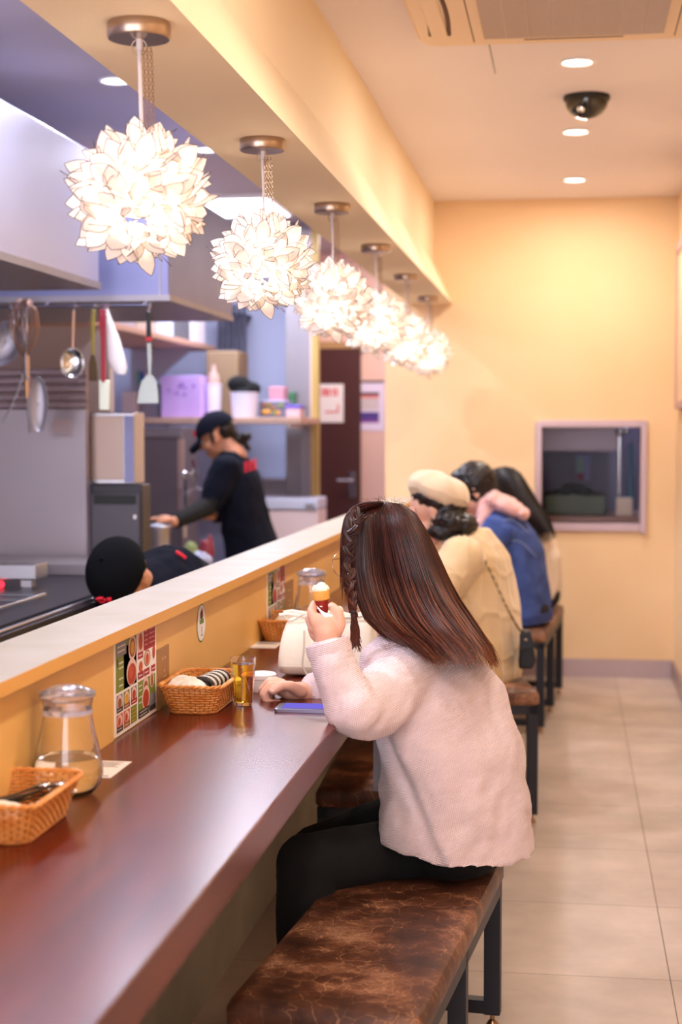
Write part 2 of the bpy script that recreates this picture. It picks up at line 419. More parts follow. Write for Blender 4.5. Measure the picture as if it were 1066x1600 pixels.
# passage end wall + door
YD = 11.0
a = P(563, 600, Y=YD); c = P(500, 545, Y=YD)
struct(MB().box(-2.6, 0.2, YD + .05, YD + .15, 0, ZC).build('wall_passage', M_pink, smooth=False))
struct(MB().box(wl - .0, wl + .1, YB + .12, YD + .05, 0, ZC).build('wall_passage_side', M_pink, smooth=False))
M_door = mat('dark_brown_door', '#4a2420', .4)
dr = MB().box(a.x - .78, a.x, YD, YD + .045, 0.01, c.z).build('door_1', M_door, smooth=False, kind='structure')
h = P(551, 757, Y=YD)
b = MB(); b.box(h.x - .02, h.x + .025, YD - .012, YD, h.z - .09, h.z + .09); b.tube([(h.x, YD - .01, h.z + .03), (h.x, YD - .05, h.z + .03), (h.x - .1, YD - .05, h.z + .03)], .011)
b.build('door_handle', M_chrome, dr)
MB().box(a.x - .8, a.x + .012, YD - .01, YD + .045, c.z, c.z + .05).build('door_frame', mat('door_frame', '#b08a5c', .5), dr, smooth=False)
# sign on the door (white card, red strokes)
def flat_sheet(name, rects, label, cat, mats, th=.002, parent=None):
    """rects: list of (list of 4 world corner pts, material idx) on slightly increasing offsets"""
    b = MB()
    for pts, mi in rects: b.cur = mi; b.poly(pts)
    o = b.build(name, mats, parent, smooth=False)
    if label: tag(o, label, cat)
    return o
def sheetY(Yp, u0, u1, v0, v1, k=1):     # rectangle facing -Y
    o = .0006 * k
    return [(u0, Yp - o, v0), (u1, Yp - o, v0), (u1, Yp - o, v1), (u0, Yp - o, v1)]
s0 = P(500, 660, Y=YD); s1 = P(537, 600, Y=YD)
w_, h_ = s1.x - s0.x, s1.z - s0.z
rs = [(sheetY(YD - .002, s0.x, s1.x, s0.z, s1.z), 0)]
def srect(u0, v0, u1, v1, mi, k): rs.append((sheetY(YD - .002, s0.x + w_ * u0, s0.x + w_ * u1, s0.z + h_ * v0, s0.z + h_ * v1, k), mi))
for cx in (.05, .22, .52):   # three blocky characters near the top
    srect(cx, .7, cx + .05, .88, 1, 2); srect(cx + .06, .82, cx + .24, .86, 1, 2); srect(cx + .06, .70, cx + .24, .735, 1, 2); srect(cx + .13, .68, cx + .17, .9, 1, 3); srect(cx + .2, .7, cx + .24, .86, 1, 3)
srect(.22, .25, .8, .29, 1, 2); srect(.74, .25, .8, .47, 1, 2)
flat_sheet('door_sign', rs, 'white paper sign with red print taped to the brown door', 'sign', [M_paper, M_redt])
# poster on the passage wall
s0 = P(563, 673, Y=YD + .05); s1 = P(601, 596, Y=YD + .05); w_, h_ = s1.x - s0.x, s1.z - s0.z
rs = [(sheetY(YD + .046, s0.x, s1.x, s0.z, s1.z), 0)]
M_pp = [mat('poster_lilac', '#e6dcf4', .6), mat('poster_black', '#3a2c36', .6), mat('poster_pink', '#e08a88', .6), mat('poster_grey', '#cfc4c8', .6), mat('poster_violet', '#53408e', .6), mat('poster_magenta', '#8a4aa0', .6)]
for (v0, v1, mi) in ((.72, .78, 1), (.66, .72, 2), (.42, .66, 3), (.3, .38, 4), (.22, .3, 4), (.16, .22, 5)):
    rs.append((sheetY(YD + .046, s0.x + w_ * .03, s0.x + w_ * .78, s0.z + h_ * v0, s0.z + h_ * v1, 2), mi))
rs.append((sheetY(YD + .046, s0.x, s1.x, s1.z - .01, s1.z + .006, 3), 1))
flat_sheet('poster', rs, 'pale poster with violet and pink bands on the pink passage wall', 'poster', M_pp)

# window_1 : pass-through with metal frame
f = MB(); tz, fy = .035, YB - .02
f.box(wx0 - .03, wx0 + .004, fy, YB + .13, wz0 - .03, wz1 + .03); f.box(wx1 - .004, wx1 + .03, fy - .01, YB + .13, wz0 - .045, wz1 + .034)
f.box(wx0, wx1, fy, YB + .13, wz1 - .002, wz1 + .036); f.box(wx0, wx1, fy, YB + .13, wz0 - .036, wz0 + .004)
w1 = MB().box(wx0, wx1, YB + .05, YB + .054, wz0, wz1).build('window_1', mat('thin_pane', '#ffffff', .0, trans=1, ior=1.08), smooth=False, kind='structure')
f.build('window_frame', mat('frame_metal', '#b8a2a8', .4, .5), w1, smooth=False, bevel=.003)
# small kitchen behind the pane
struct(MB().box(wl + .1, XR + .1, YB + 1.7, YB + 1.8, 0, ZC).build('wall_pantry_back', mat('pantry_tile', '#7c7490', .4), smooth=False))
struct(MB().box(XR + .0, XR + .1, YB + .12, YB + 1.7, 0, ZC).build('wall_pantry_right', mat('pantry_side', '#8c8698', .5), smooth=False))
struct(MB().box(wl + .1, XR, YB + .12, YB + 1.7, 2.1, 2.2).build('ceiling_pantry', mat('pantry_ceiling', '#787080', .6), smooth=False))
# counter, crate with dark greens, hood, bottle etc.
tb = MB(); cz = P(920, 806, Y=YB + .35).z
tb.box(wx0 - .1, XR - .05, YB + .3, YB + 1.0, cz - .04, cz)
for lx in (wx0 - .05, XR - .12):
    for ly in (YB + .34, YB + .94): tb.box(lx, lx + .04, ly, ly + .04, 0, cz - .04)
tag(tb.build('pantry_table', mat('pantry_bench', '#a07c78', .4), smooth=False), 'brownish worktop behind the small pass-through window', 'worktop')
hd = MB(); q0 = P(846, 705, Y=YB + .75); q1 = P(1001, 640, Y=YB + .75); q2 = P(968, 705, Y=YB + .75)
hd.box(q0.x - .1, q2.x, YB + .75, YB + 1.4, q0.z, 2.1)
tag(hd.build('extractor_hood', mat('pantry_hood', '#a79bab', .45, .4), smooth=False, bevel=.004), 'grey metal extractor hood seen through the small pass-through window', 'hood')
cr0 = P(850, 803, Y=YB + .42); cr1 = P(948, 775, Y=YB + .42)
b = MB(); x0, x1, z0, z1 = cr0.x, cr1.x, cz, cr1.z; y0, y1 = YB + .42, YB + .7
b.box(x0, x1, y0, y1, z0, z0 + .01); b.box(x0, x1, y0, y0 + .01, z0, z1); b.box(x0, x1, y1 - .01, y1, z0, z1); b.box(x0, x0 + .01, y0, y1, z0, z1); b.box(x1 - .01, x1, y0, y1, z0, z1)
for k in range(5): b.box(x0 + .03 + k * .062, x0 + .06 + k * .062, y0 - .002, y0 + .001, z0 + .045, z0 + .085)
cr = b.build('crate', mat('green_crate', '#56665e', .6), smooth=False); tag(cr, 'dull green crate on the worktop behind the pass-through window', 'crate')
b = MB(); rnd = random.Random(3)
for k in range(16):
    t = k / 15; xx = x0 + .03 + (x1 - x0 - .06) * t; hh = z1 + .0 + .05 * math.sin(PI * min(1, t * 1.15)) * (1 if t > .3 else .4)
    b.ell((xx, (y0 + y1) / 2 + rnd.uniform(-.05, .05), hh - .01), (.035, .05, .032), nu=10, nv=6)
tag(b.build('dark_bundle', M_black), 'heap of glossy black bags lying in the green crate', 'bags', kind='stuff')
q = P(975, 808, Y=YB + .36); q2 = P(988, 778, Y=YB + .36)
b = MB().box(P(963, 800, Y=YB + .36).x, P(989, 800, Y=YB + .36).x, YB + .34, YB + .42, cz, q2.z)
tag(b.build('tub', mat('cream_tub', '#e6ddd6', .5), bevel=.008), 'cream square tub at the right end of the pass-through worktop', 'tub')
q = P(985, 740, Y=YB + .6)
b = MB(); b.tube([(q.x, q.y, cz), (q.x, q.y, q.z + .12)], .02, 14)
b.tube([(q.x, q.y, q.z + .12), (q.x, q.y, q.z + .18)], [.02, .008], 14)
tag(b.build('bottle', mat('blue_plastic', '#5e86a8', .3)), 'tall blue bottle behind the cream tub in the pass-through', 'bottle')
q = P(968, 720, Y=YB + .66); b = MB(); b.tube([(q.x, q.y, cz), (q.x, q.y, q.z + .15)], .012, 10); b.ell((q.x, q.y, q.z + .16), .025); b.ell((q.x + .035, q.y, q.z + .17), .022)
tag(b.build('rinse_tap', M_chrome), 'upright chrome tap with round head behind the pass-through pane', 'tap')
q0 = P(900, 710, Y=YB + 1.65); q1 = P(922, 752, Y=YB + 1.65)
b = MB(); b.box(q0.x, q1.x, YB + 1.68, YB + 1.7, q1.z, q0.z); b.cur = 1; b.box(q0.x + .01, q0.x + .05, YB + 1.675, YB + 1.68, q1.z + .06, q0.z - .02)
b.cur = 2; b.box(q0.x + .005, q0.x + .055, YB + 1.675, YB + 1.68, q1.z + .005, q1.z + .05)
tag(b.build('notice', [mat('notice_lilac', '#a9a4d4', .6), mat('notice_green', '#9fc2b4', .6), mat('notice_red', '#a0506a', .6)], smooth=False), 'lilac and green notice on the dark wall behind the pass-through', 'notice')
area('pantry_light', (0.1, YB + 1.0, 2.08), .5, 42, COOL, size_y=.3)

# board on right wall
b = MB(); b.box(XR - .02, XR, 6.2, 8.32, P(1058, 640, X=XR - .01).z, P(1058, 392, X=XR - .01).z)
pb = b.build('wall_board', mat('board_face', '#e9c9a4', .6), smooth=False); tag(pb, 'cream framed board hanging on the right wall at the picture edge', 'board')
z0, z1 = P(1058, 640, X=XR - .01).z, P(1058, 392, X=XR - .01).z
b = MB(); b.box(XR - .03, XR, 6.2, 8.33, z0 - .0, z0 + .035); b.box(XR - .03, XR, 6.2, 8.33, z1 - .05, z1); b.box(XR - .03, XR, 8.31, 8.34, z0, z1)
b.build('board_frame', mat('board_frame', '#c09a96', .5), pb, smooth=False)

# ================================================================== CEILING FITTINGS
def downlight(px, py, warm, label, cool=False, zc=ZC):
    q = P(px, py, z=zc - .004); q.z = zc
    t = root('ceiling_downlight', q, label, 'ceiling light', 'round recessed downlights over the aisle' if not cool else 'round downlights over the kitchen')
    MB().lathe([(.047, -.001), (.062, -.001), (.062, -.006), (.052, -.009), (.047, -.004)], q, 32, caps=False).build('trim_ring', M_white, t)
    MB().lathe([(.001, -.003), (.047, -.003), (.047, -.001), (.001, -.001)], q, 32).build('diffuser', emis('downlight_warm' if not cool else 'downlight_cool', '#fff2dc' if not cool else '#eef2ff', 14), t)
    l = area('downlight_lamp', (q.x + (.07 if cool else 0), q.y, zc - .012), .09, DOWN_W if not cool else KDOWN_W, WARM if not cool else COOL, parent=t)
    return t
downlight(902, 97, 1, 'aisle downlight in front of the black dome camera, next to the air conditioner')
downlight(900, 206, 1, 'aisle downlight just behind the black dome camera')
downlight(898, 281, 1, 'farthest aisle downlight, nearest the yellow back wall')
# out-of-frame aisle lights nearer the camera are part of the same row
for yy in (3.2, 1.9, .6): area('aisle_row_light', (0.05, yy, ZC - .01), .12, DOWN_W * .9, WARM)
downlight(181, 126, 0, 'kitchen downlight seen just above the nearest petal lamp', True)
downlight(322, 234, 0, 'kitchen downlight half hidden beside the nearest petal lamp', True)
# long light panel in the kitchen ceiling
a = P(324, 319, z=ZC); c = P(466, 335, z=ZC)
t = MB().box(a.x, c.x, 8.2, 8.9, ZC - .03, ZC).build('light_panel', M_white, smooth=False, bevel=.004)
tag(t, 'long glowing rectangular light panel on the kitchen ceiling', 'light panel')
MB().box(a.x + .02, c.x - .02, 8.22, 8.88, ZC - .034, ZC - .03).build('diffuser', emis('panel_cool', '#e8ecff', 7), t, smooth=False)
area('panel_lamp', ((a.x + c.x) / 2, 8.55, ZC - .04), .6, 28, COOL, size_y=.6, parent=t)
# unseen kitchen downlights continue that row towards the camera
for yy, p_ in ((4.2, 20), (2.8, 16)): area('kitchen_row_light', (-1.45, yy, ZC - .01), .14, p_, COOL)
area('kitchen_row_light', (-2.3, 7.6, ZC - .01), .3, 20, COOL)
area('passage_light', (-1.4, 10.2, ZC - .01), .3, 16, (1, .86, .8))

# dome camera
q = P(917, 150, z=ZC); q.z = ZC
t = root('dome_camera', q, 'black dome security camera on the aisle ceiling', 'security camera')
MB().lathe([(.084, 0), (.086, -.012), (.082, -.02), (.078, -.022)], q, 40).build('base', M_black, t)
prof = [(.079, -.02)] + [(.078 * math.cos(R(a)), -.022 - .062 * math.sin(R(a))) for a in range(5, 90, 9)] + [(.001, -.084)]
MB().lathe(prof, q, 40).build('dome', mat('smoked_dome', '#1a1512', .08, spec=.8), t)
b = MB().ell(q + Vector((-.02, -.055, -.055)), (.016, .012, .016)); b.build('lens', M_chrome, t)

# air conditioner cassette
M_ac = mat('ac_plastic', '#f0d6b8', .45)
e1 = P(655, 66, z=ZC - .025); e2 = P(1061, 60, z=ZC - .025)
ax0, ay1 = e1.x, (e1.y + e2.y) / 2 + .02
ax1 = ax0 + .95; ay0 = ay1 - .95
acx = (ax0 + ax1) / 2
t = root('ceiling_air_conditioner', (acx, (ay0 + ay1) / 2, ZC), 'cream four-way ceiling air conditioner cassette above the aisle', 'air conditioner')
def rrect(x0, x1, y0, y1, r, z, n=6):
    pts = []
    for (cx, cy, a0) in ((x1 - r, y1 - r, 0), (x0 + r, y1 - r, 90), (x0 + r, y0 + r, 180), (x1 - r, y0 + r, 270)):
        for k in range(n + 1): a = R(a0 + 90 * k / n); pts.append(Vector((cx + r * math.cos(a), cy + r * math.sin(a), z)))
    return pts
b = MB(); b.loft([rrect(ax0, ax1, ay0, ay1, .07, ZC), rrect(ax0, ax1, ay0, ay1, .07, ZC - .018), rrect(ax0 + .012, ax1 - .012, ay0 + .012, ay1 - .012, .06, ZC - .03)])
b.build('panel', M_ac, t)
gx0, gx1, gy0, gy1 = ax0 + .205, ax1 - .205, ay0 + .2, ay1 - .085
m = mat('ac_filter', '#8c7a88', .9); nt = m.node_tree
tc = nt.nodes.new('ShaderNodeTexCoord'); ck = nt.nodes.new('ShaderNodeTexChecker'); ck.inputs['Scale'].default_value = 260
ck.inputs['Color1'].default_value = lin('#a8949c'); ck.inputs['Color2'].default_value = lin('#5c4c58'); nt.links.new(tc.outputs['Object'], ck.inputs[0]); nt.links.new(ck.outputs[0], nt.nodes['Principled BSDF'].inputs['Base Color'])
MB().box(gx0, gx1, gy0, gy1, ZC - .031, ZC - .0295).build('filter', m, t, smooth=False)
b = MB()
for k in range(34):
    yy = gy0 + (gy1 - gy0) * (k + .5) / 34; b.box(gx0, gx1, yy - .0007, yy + .0007, ZC - .034, ZC - .031)
for k in range(9):
    xx = gx0 + (gx1 - gx0) * k / 8; b.box(xx - .0006, xx + .0006, gy0, gy1, ZC - .034, ZC - .032)
b.build('grille', M_ac, t, smooth=False)
b = MB(); M_dk = mat('ac_slot', '#5a3a2c', .7)
for sx in (ax0 + .045, ax0 + .1, ax1 - .06, ax1 - .115):
    b.tube([Vector((sx + .012 * math.sin(i / 12 * PI) , ay0 + .2 + (.6) * i / 12, ZC - .0305)) for i in range(13)], .007, 6, flat=.4)
b.box(ax0 + .17, ax0 + .173, ay0 + .02, ay1 - .05, ZC - .0308, ZC - .029); b.box(ax1 - .173, ax1 - .17, ay0 + .02, ay1 - .05, ZC - .0308, ZC - .029)
b.box(gx0 + .12, gx1 - .12, ay1 - .068, ay1 - .058, ZC - .0308, ZC - .029)
b.build('air_slots', M_dk, t, smooth=False)
for sx, w in ((ax0 + .072, .05), (ax1 - .088, .05)): MB().box(sx - w / 2, sx + w / 2, ay0 + .22, ay1 - .16, ZC - .036, ZC - .029).build('louvre', M_ac, t, bevel=.004)

# ================================================================== PETAL PENDANTS
m = bpy.data.materials.new('capiz_petal'); m.use_nodes = True; nt = m.node_tree; nt.nodes.clear()
df = nt.nodes.new('ShaderNodeBsdfDiffuse'); df.inputs[0].default_value = lin('#fbf2ee')
tl = nt.nodes.new('ShaderNodeBsdfTranslucent'); tl.inputs[0].default_value = lin('#fdf2e6')
ms = nt.nodes.new('ShaderNodeMixShader'); ms.inputs[0].default_value = .42
gl = nt.nodes.new('ShaderNodeBsdfGlossy'); gl.inputs[1].default_value = .25; ms2 = nt.nodes.new('ShaderNodeMixShader'); ms2.inputs[0].default_value = .06
ou = nt.nodes.new('ShaderNodeOutputMaterial'); nt.links.new(df.outputs[0], ms.inputs[1]); nt.links.new(tl.outputs[0], ms.inputs[2])
nt.links.new(ms.outputs[0], ms2.inputs[1]); nt.links.new(gl.outputs[0], ms2.inputs[2]); nt.links.new(ms2.outputs[0], ou.inputs[0])
M_petal = m
M_pedge = mat('petal_edge', '#4a3c3c', .6)
def petal(b, base, d, nrm, L, Wd, curl):
    d = d.normalized(); s = d.cross(nrm).normalized(); nrm = s.cross(d).normalized()
    prof = [(0, .22), (.18, .58), (.4, .93), (.58, .98), (.76, .76), (.9, .38), (1.0, .02)]
    rows = []
    for t, w in prof:
        c = base + d * L * t - nrm * curl * (t * t) * L
        hw = w * Wd / 2
        rows.append([c - s * hw + nrm * .08 * hw, c, c + s * hw + nrm * .08 * hw])
    n = len(b.v); b.cur = 0
    for r_ in rows: b.v += r_
    for i in range(len(rows) - 1):
        for j in range(2):
            a = n + i * 3 + j; b.addf([a, a + 1, a + 4, a + 3])
    b.cur = 1
    edge = [r_[0] for r_ in rows] + [r_[2] for r_ in reversed(rows)]
    b.tube(edge, .0007, 3, caps=False)
def make_pendant(q):
    """q: canopy centre on the beam underside"""
    t = root('pendant_lamp', q, 'x', 'pendant lamp', 'petal ball pendant lamps hanging from the beam')
    MB().lathe([(.001, 0), (.052, 0), (.053, -.003), (.053, -.024), (.051, -.027), (.001, -.027)], q, 48).build('ceiling_rose', M_nickel, t)
    c = Vector((q.x, q.y, 1.715)); rnd = random.Random(11)
    b = MB(); b.tube([q + Vector((.001, 0, -.026)), q + Vector((.001, 0, -.045))], .006, 10); b.tube([q + Vector((0, 0, -.03)), c + Vector((.004, 0, .09))], .0035, 8)
    b.build('cord', mat('clear_cord', '#cfc4c4', .3), t)
    b = MB()
    for s_ in range(3):
        zz = q.z - .045; k = 0
        while zz > c.z + .09:
            f_ = (q.z - zz) / (q.z - c.z)
            x_ = .006 + .006 * math.sin(f_ * 3) + .006 * s_; y_ = -.006 + .003 * s_
            cc = q + Vector((x_, y_, zz - q.z)); rr = .0032; ring = []
            for a in range(9):
                an = 2 * PI * a / 8
                ring.append(cc + (Vector((rr * .7 * math.cos(an), 0, rr * 1.3 * math.sin(an))) if k % 2 else Vector((0, rr * .7 * math.cos(an), rr * 1.3 * math.sin(an)))))
            b.tube(ring, .0007, 4, caps=False); zz -= .0062; k += 1
    ring = [q + Vector((.013 * math.cos(2 * PI * a / 16), 0, -.04 + .013 * math.sin(2 * PI * a / 16))) for a in range(17)]
    b.tube(ring, .0009, 5, caps=False)
    b.build('chain', M_nickel, t)
    b = MB(); N = 200
    for i in range(N):
        zz = 1 - 2 * (i + .5) / N; ph = i * PI * (3 - math.sqrt(5)); rr = math.sqrt(1 - zz * zz)
        n_ = Vector((rr * math.cos(ph), rr * math.sin(ph), zz))
        tv = Vector((rnd.gauss(0, 1), rnd.gauss(0, 1), rnd.gauss(0, 1) + .3)); tv = (tv - n_ * tv.dot(n_)).normalized()
        an = R(rnd.uniform(18, 50)); lay = i % 3
        d = n_ * math.cos(an) + tv * math.sin(an); nr = n_ * math.sin(an) - tv * math.cos(an)
        L = rnd.uniform(.058, .070); base = c + n_ * (.060 + .006 * lay) - tv * .012
        petal(b, base, d, nr, L, rnd.uniform(.034, .041), rnd.uniform(-.15, .1))
    b.build('petal_shade', [M_petal, M_pedge], t)
    MB().ell(c, .034).build('bulb', emis('pendant_bulb', '#fff2e2', LAMP_E), t)
    l = bpy.data.lights.new('pendant_light', 'POINT'); l.energy = 2.7; l.color = (1, .92, .82); l.shadow_soft_size = .035
    lo = bpy.data.objects.new('pendant_light', l); COL.objects.link(lo); lo.location = c; lo.parent = t; lo.matrix_parent_inverse = Matrix.Translation(t.location).inverted()
    MB().ell(c, .040, nu=8, nv=6)
    return t
LPX = [(217, 36), (410, 218), (519, 319), (587, 383), (635, 429), (669, 463)]
LL = ['nearest and largest petal ball lamp, top left', 'second petal ball lamp from the camera, fully clear of the first',
      'third petal ball lamp along the beam', 'fourth petal ball lamp along the beam, in the glowing cluster',
      'fifth petal ball lamp along the beam, overlapping its neighbours', 'farthest petal ball lamp, closest to the yellow back wall']
p0 = None
for (px, py), lb in zip(LPX, LL):
    q = P(px, py, z=2.0)
    if p0 is None: p0 = make_pendant(q); tt = p0
    else: tt = copy_tree(p0); tt.location = q; tt.rotation_euler = (0, 0, random.uniform(-.5, .5))
    tt['label'] = lb

# ================================================================== BENCHES
def make_bench(L=1.12, Wd=.335, H=.45):
    """origin: near-right corner on the floor; extends -x by Wd and +y by L"""
    t = root('bench', (0, 0, 0), 'x', 'bench', 'brown leather benches with black metal frames')
    def rr3(ins, z): return rrect(-Wd + ins, -ins, ins, L - ins, .018, z, 4)
    b = MB(); b.loft([rr3(.006, H - .05), rr3(.0, H - .042), rr3(0, H - .016), rr3(.006, H - .005), rr3(.02, H)])
    b.build('seat', M_leather, t, origin=(0, 0, H), bevel=0)
    s = .03; zt = H - .051
    b = MB()
    b.box(-Wd + .005, -Wd + .005 + s, .005, L - .005, zt - s, zt); b.box(-.005 - s, -.005, .005, L - .005, zt - s, zt)
    for yy in (.005, L / 2 - s / 2, L - .005 - s): b.box(-Wd + .005, -.005, yy, yy + s, zt - s, zt)
    b.build('seat_frame', M_frame, t, smooth=False, bevel=.0015)
    for i, yy in enumerate((.005, L / 2 - s / 2, L - .005 - s)):
        for x0 in (-Wd + .005, -.005 - s - .006):
            lg = MB().box(x0, x0 + s + .006, yy, yy + s, .028, zt - s).build('leg', M_frame, t, smooth=False, bevel=.0015)
            fc = Vector((x0 + (s + .006) / 2, yy + s / 2, 0))
            MB().lathe([(.001, 0), (.013, 0), (.014, .004), (.009, .012), (.005, .015), (.005, .03)], fc, 16).build('foot_pad', mat('foot_metal', '#a8886c', .3, 1), lg)
        MB().box(-Wd + .005 + s, -.005 - s, yy, yy + s, .03, .03 + s).build('floor_rail', M_frame, t, smooth=False, bevel=.0015)
    return t
def place(b, q, rz, label): b.location = (q.x, q.y, 0); b.rotation_euler = (0, 0, rz); b['label'] = label
bq = make_bench(H=.45)
# bench under the pink cardigan woman: lower, turned clockwise
H1 = .377
b1 = make_bench(L=1.0, Wd=.335, H=H1)
fr = P(789, 1338, z=H1); nr = P(655, 1598, z=H1)
dv = (fr - nr); dv.z = 0; L1 = dv.length; ang1 = math.atan2(-dv.x, dv.y); dn = dv.normalized()
nrr = fr - dn * 1.0
place(b1, nrr, ang1, 'cracked brown leather bench in front, under the woman in pink knit')
q = P(843, 1287, z=0.0); q.y += .0
place(bq, q, R(11), 'leather bench under the woman in the cream beret')
b3 = copy_tree(bq); q = P(852, 1147, z=0); place(b3, q, R(-3.8), 'farthest leather bench, under the denim jacket, by the back wall')
bb = make_bench(L=.92, Wd=.33, H=.40); q = P(493, 1230, z=.40); place(bb, Vector((q.x + .33, q.y, 0)), R(2), 'leather bench pushed under the counter behind the pink knit woman')

# ================================================================== THINGS ON THE COUNTER
def jug(c, label):
    t = root('water_jug', c, label, 'jug', 'glass water jugs with lids on the counter')
    out = [(.030, .0), (.040, .004), (.050, .016), (.0555, .034), (.054, .048), (.048, .078), (.0415, .105), (.038, .128), (.0375, .138), (.040, .150), (.0425, .158)]
    inn = [(r - .0022, z + (.004 if z < .01 else 0)) for r, z in out]
    b = MB(); b.lathe([(.0005, 0)] + out + list(reversed(inn)) + [(.0005, .005)], c, 48); b.build('glass_body', M_glass, t)
    w = [(.0005, .0055)] + [(r - .0003, z) for r, z in inn if z < .062 and z > .003] + [(.0485, .06), (.0005, .06)]
    MB().lathe(w, c, 48).build('water', M_water, t)
    MB().lathe([(.0005, .128), (.0365, .128), (.0365, .15), (.0435, .156), (.0435, .162), (.036, .166), (.02, .172), (.0005, .174)], c, 40).build('lid', M_plast, t)
    b = MB().lathe([(.0385, .1265), (.0395, .131), (.0385, .1355)], c, 40, caps=False); b.build('neck_band', M_plast, t)
    return t
def cpt(px, py, zz=ZT): return P(px, py, z=zz)
q = cpt(78, 1268); jug(Vector((-0.777, 2.40, ZT)), 'near glass water jug, half full, beside the nearest wicker basket')
jug(Vector((P(487, 960, Y=4.55).x, 4.55, ZT)), 'far glass water jug behind the white canvas bag')

M_wick = mat('wicker', '#cc7c30', .5, var='#e2a058', vscale=40)
M_wick2 = mat('wicker_dark', '#a4602a', .55, var='#c07a3a', vscale=50)
def rpath(lx, ly, r, n=6):
    return [Vector((p.x, p.y, 0)) for p in rrect(-lx / 2, lx / 2, -ly / 2, ly / 2, r, 0, n)]
def resample(pts, N):
    P2 = pts + [pts[0]]; Ls = [0]
    for a, c in zip(P2, P2[1:]): Ls.append(Ls[-1] + (c - a).length)
    out = []
    for k in range(N):
        d = Ls[-1] * k / N
        for i in range(len(Ls) - 1):
            if Ls[i + 1] >= d: f_ = (d - Ls[i]) / max(1e-9, Ls[i + 1] - Ls[i]); out.append(P2[i].lerp(P2[i + 1], f_)); break
    return out
def make_basket(c, label):
    t = root('wicker_basket', c, label, 'basket', 'wicker cutlery baskets on the counter')
    N = 120; H = .052; b = MB(); lx0, ly0, lx1, ly1 = .095, .19, .128, .235
    for row in range(11):
        f_ = row / 10; pts = resample(rpath(lx0 + (lx1 - lx0) * f_, ly0 + (ly1 - ly0) * f_, .025), N); ring = []
        for k, p in enumerate(pts):
            nrm = Vector((p.x, p.y * .55, 0)).normalized(); ring.append(c + p + nrm * (.0015 * math.cos(k * PI / 2 + PI * row)) + Vector((0, 0, .004 + H * f_)))
        b.tube(ring + [ring[0]], .0021, 5, caps=False)
    b.build('woven_wall', M_wick, t)
    b = MB(); p0_ = resample(rpath(lx0, ly0, .025), 60); p1_ = resample(rpath(lx1, ly1, .025), 60)
    for a, d in zip(p0_, p1_): b.tube([c + a + Vector((0, 0, .003)), c + d + Vector((0, 0, H + .004))], .0014, 5)
    b.build('stakes', M_wick2, t)
    b = MB()
    for ph in (0, PI):
        pts = resample(rpath(lx1 + .004, ly1 + .004, .027), 200); ring = []
        for k, p in enumerate(pts):
            nrm = Vector((p.x, p.y * .55, 0)).normalized(); a = k * 2 * PI / 8 + ph
            ring.append(c + p + nrm * .0026 * math.cos(a) + Vector((0, 0, H + .006 + .0022 * math.sin(a))))
        b.tube(ring + [ring[0]], .0027, 6, caps=False)
    b.build('rim', M_wick, t)
    b = MB(); ring = [c + p + Vector((0, 0, .003)) for p in resample(rpath(lx0, ly0, .025), N)]
    b.tube(ring + [ring[0]], .003, 6, caps=False)
    b.loft([[c + p + Vector((0, 0, .001)) for p in rpath(lx0, ly0, .025)], [c + p + Vector((0, 0, .004)) for p in rpath(lx0, ly0, .025)]])
    b.build('base', M_wick2, t)
    return t
M_towel = mat('towel', '#f4eee4', .95, bump=.4, bscale=120)
M_slv = mat('cutlery_dark', '#2a2624', .4)
def towel(c, sz, label, seed=1):
    b = MB(); rnd = random.Random(seed)
    b.ell(c, sz, nu=20, nv=12)
    for k in range(5): b.ell(c + Vector((rnd.uniform(-1, 1) * sz[0] * .5, rnd.uniform(-1, 1) * sz[1] * .6, sz[2] * rnd.uniform(.2, .6))), (sz[0] * .5, sz[1] * .4, sz[2] * .5), nu=12, nv=8)
    o = b.build('folded_napkin', M_towel, voxel=.003, sm=4, disp=(.004, .012)); return tag(o, label, 'napkin')
def cutlery(c, n, ang, lenr, label_base, grp, seed):
    rnd = random.Random(seed)
    for k in range(n):
        t0 = c + Vector((rnd.uniform(-.006, .006) + (k - n / 2) * .0075, rnd.uniform(-.02, .02), .006 + .005 * (k % 3)))
        d = Vector((math.sin(ang + rnd.uniform(-.12, .12)), math.cos(ang + rnd.uniform(-.12, .12)), rnd.uniform(-.01, .10)))
        pts = [t0 + d * (lenr * (i / 7 - .5)) for i in range(8)]
        b = MB(); b.tube(pts, [.0034, .0042, .0040, .0032, .0026, .0022, .0024, .0032], 8, flat=.6)
        b.cur = 1; b.ell(pts[-1] + d * .016, (.0105, .018, .003), rot=Matrix.Rotation(-ang, 3, 'Z'), nu=12, nv=6)
        o = b.build('spoon', [M_slv, M_chrome]); tag(o, label_base, 'spoon', grp)
bk2 = Vector((-0.752, 3.215, ZT)); make_basket(bk2, 'wicker basket with a white napkin, beside the amber tumbler')
bk1 = Vector((-0.785, 2.185, ZT)); make_basket(bk1, 'nearest wicker basket, cut off by the left picture edge')
bk3 = Vector((P(452, 970, Y=4.3).x - .01, 4.33, ZT)); make_basket(bk3, 'far wicker basket behind the white canvas bag')
towel(bk2 + Vector((-.02, -.05, .045)), (.042, .05, .024), 'white rolled napkin in the basket beside the amber tumbler')
towel(bk3 + Vector((.01, .0, .045)), (.045, .07, .02), 'white napkin in the far wicker basket', 2)
towel(bk1 + Vector((.0, -.06, .035)), (.035, .035, .016), 'white napkin at the near end of the nearest basket', 3)
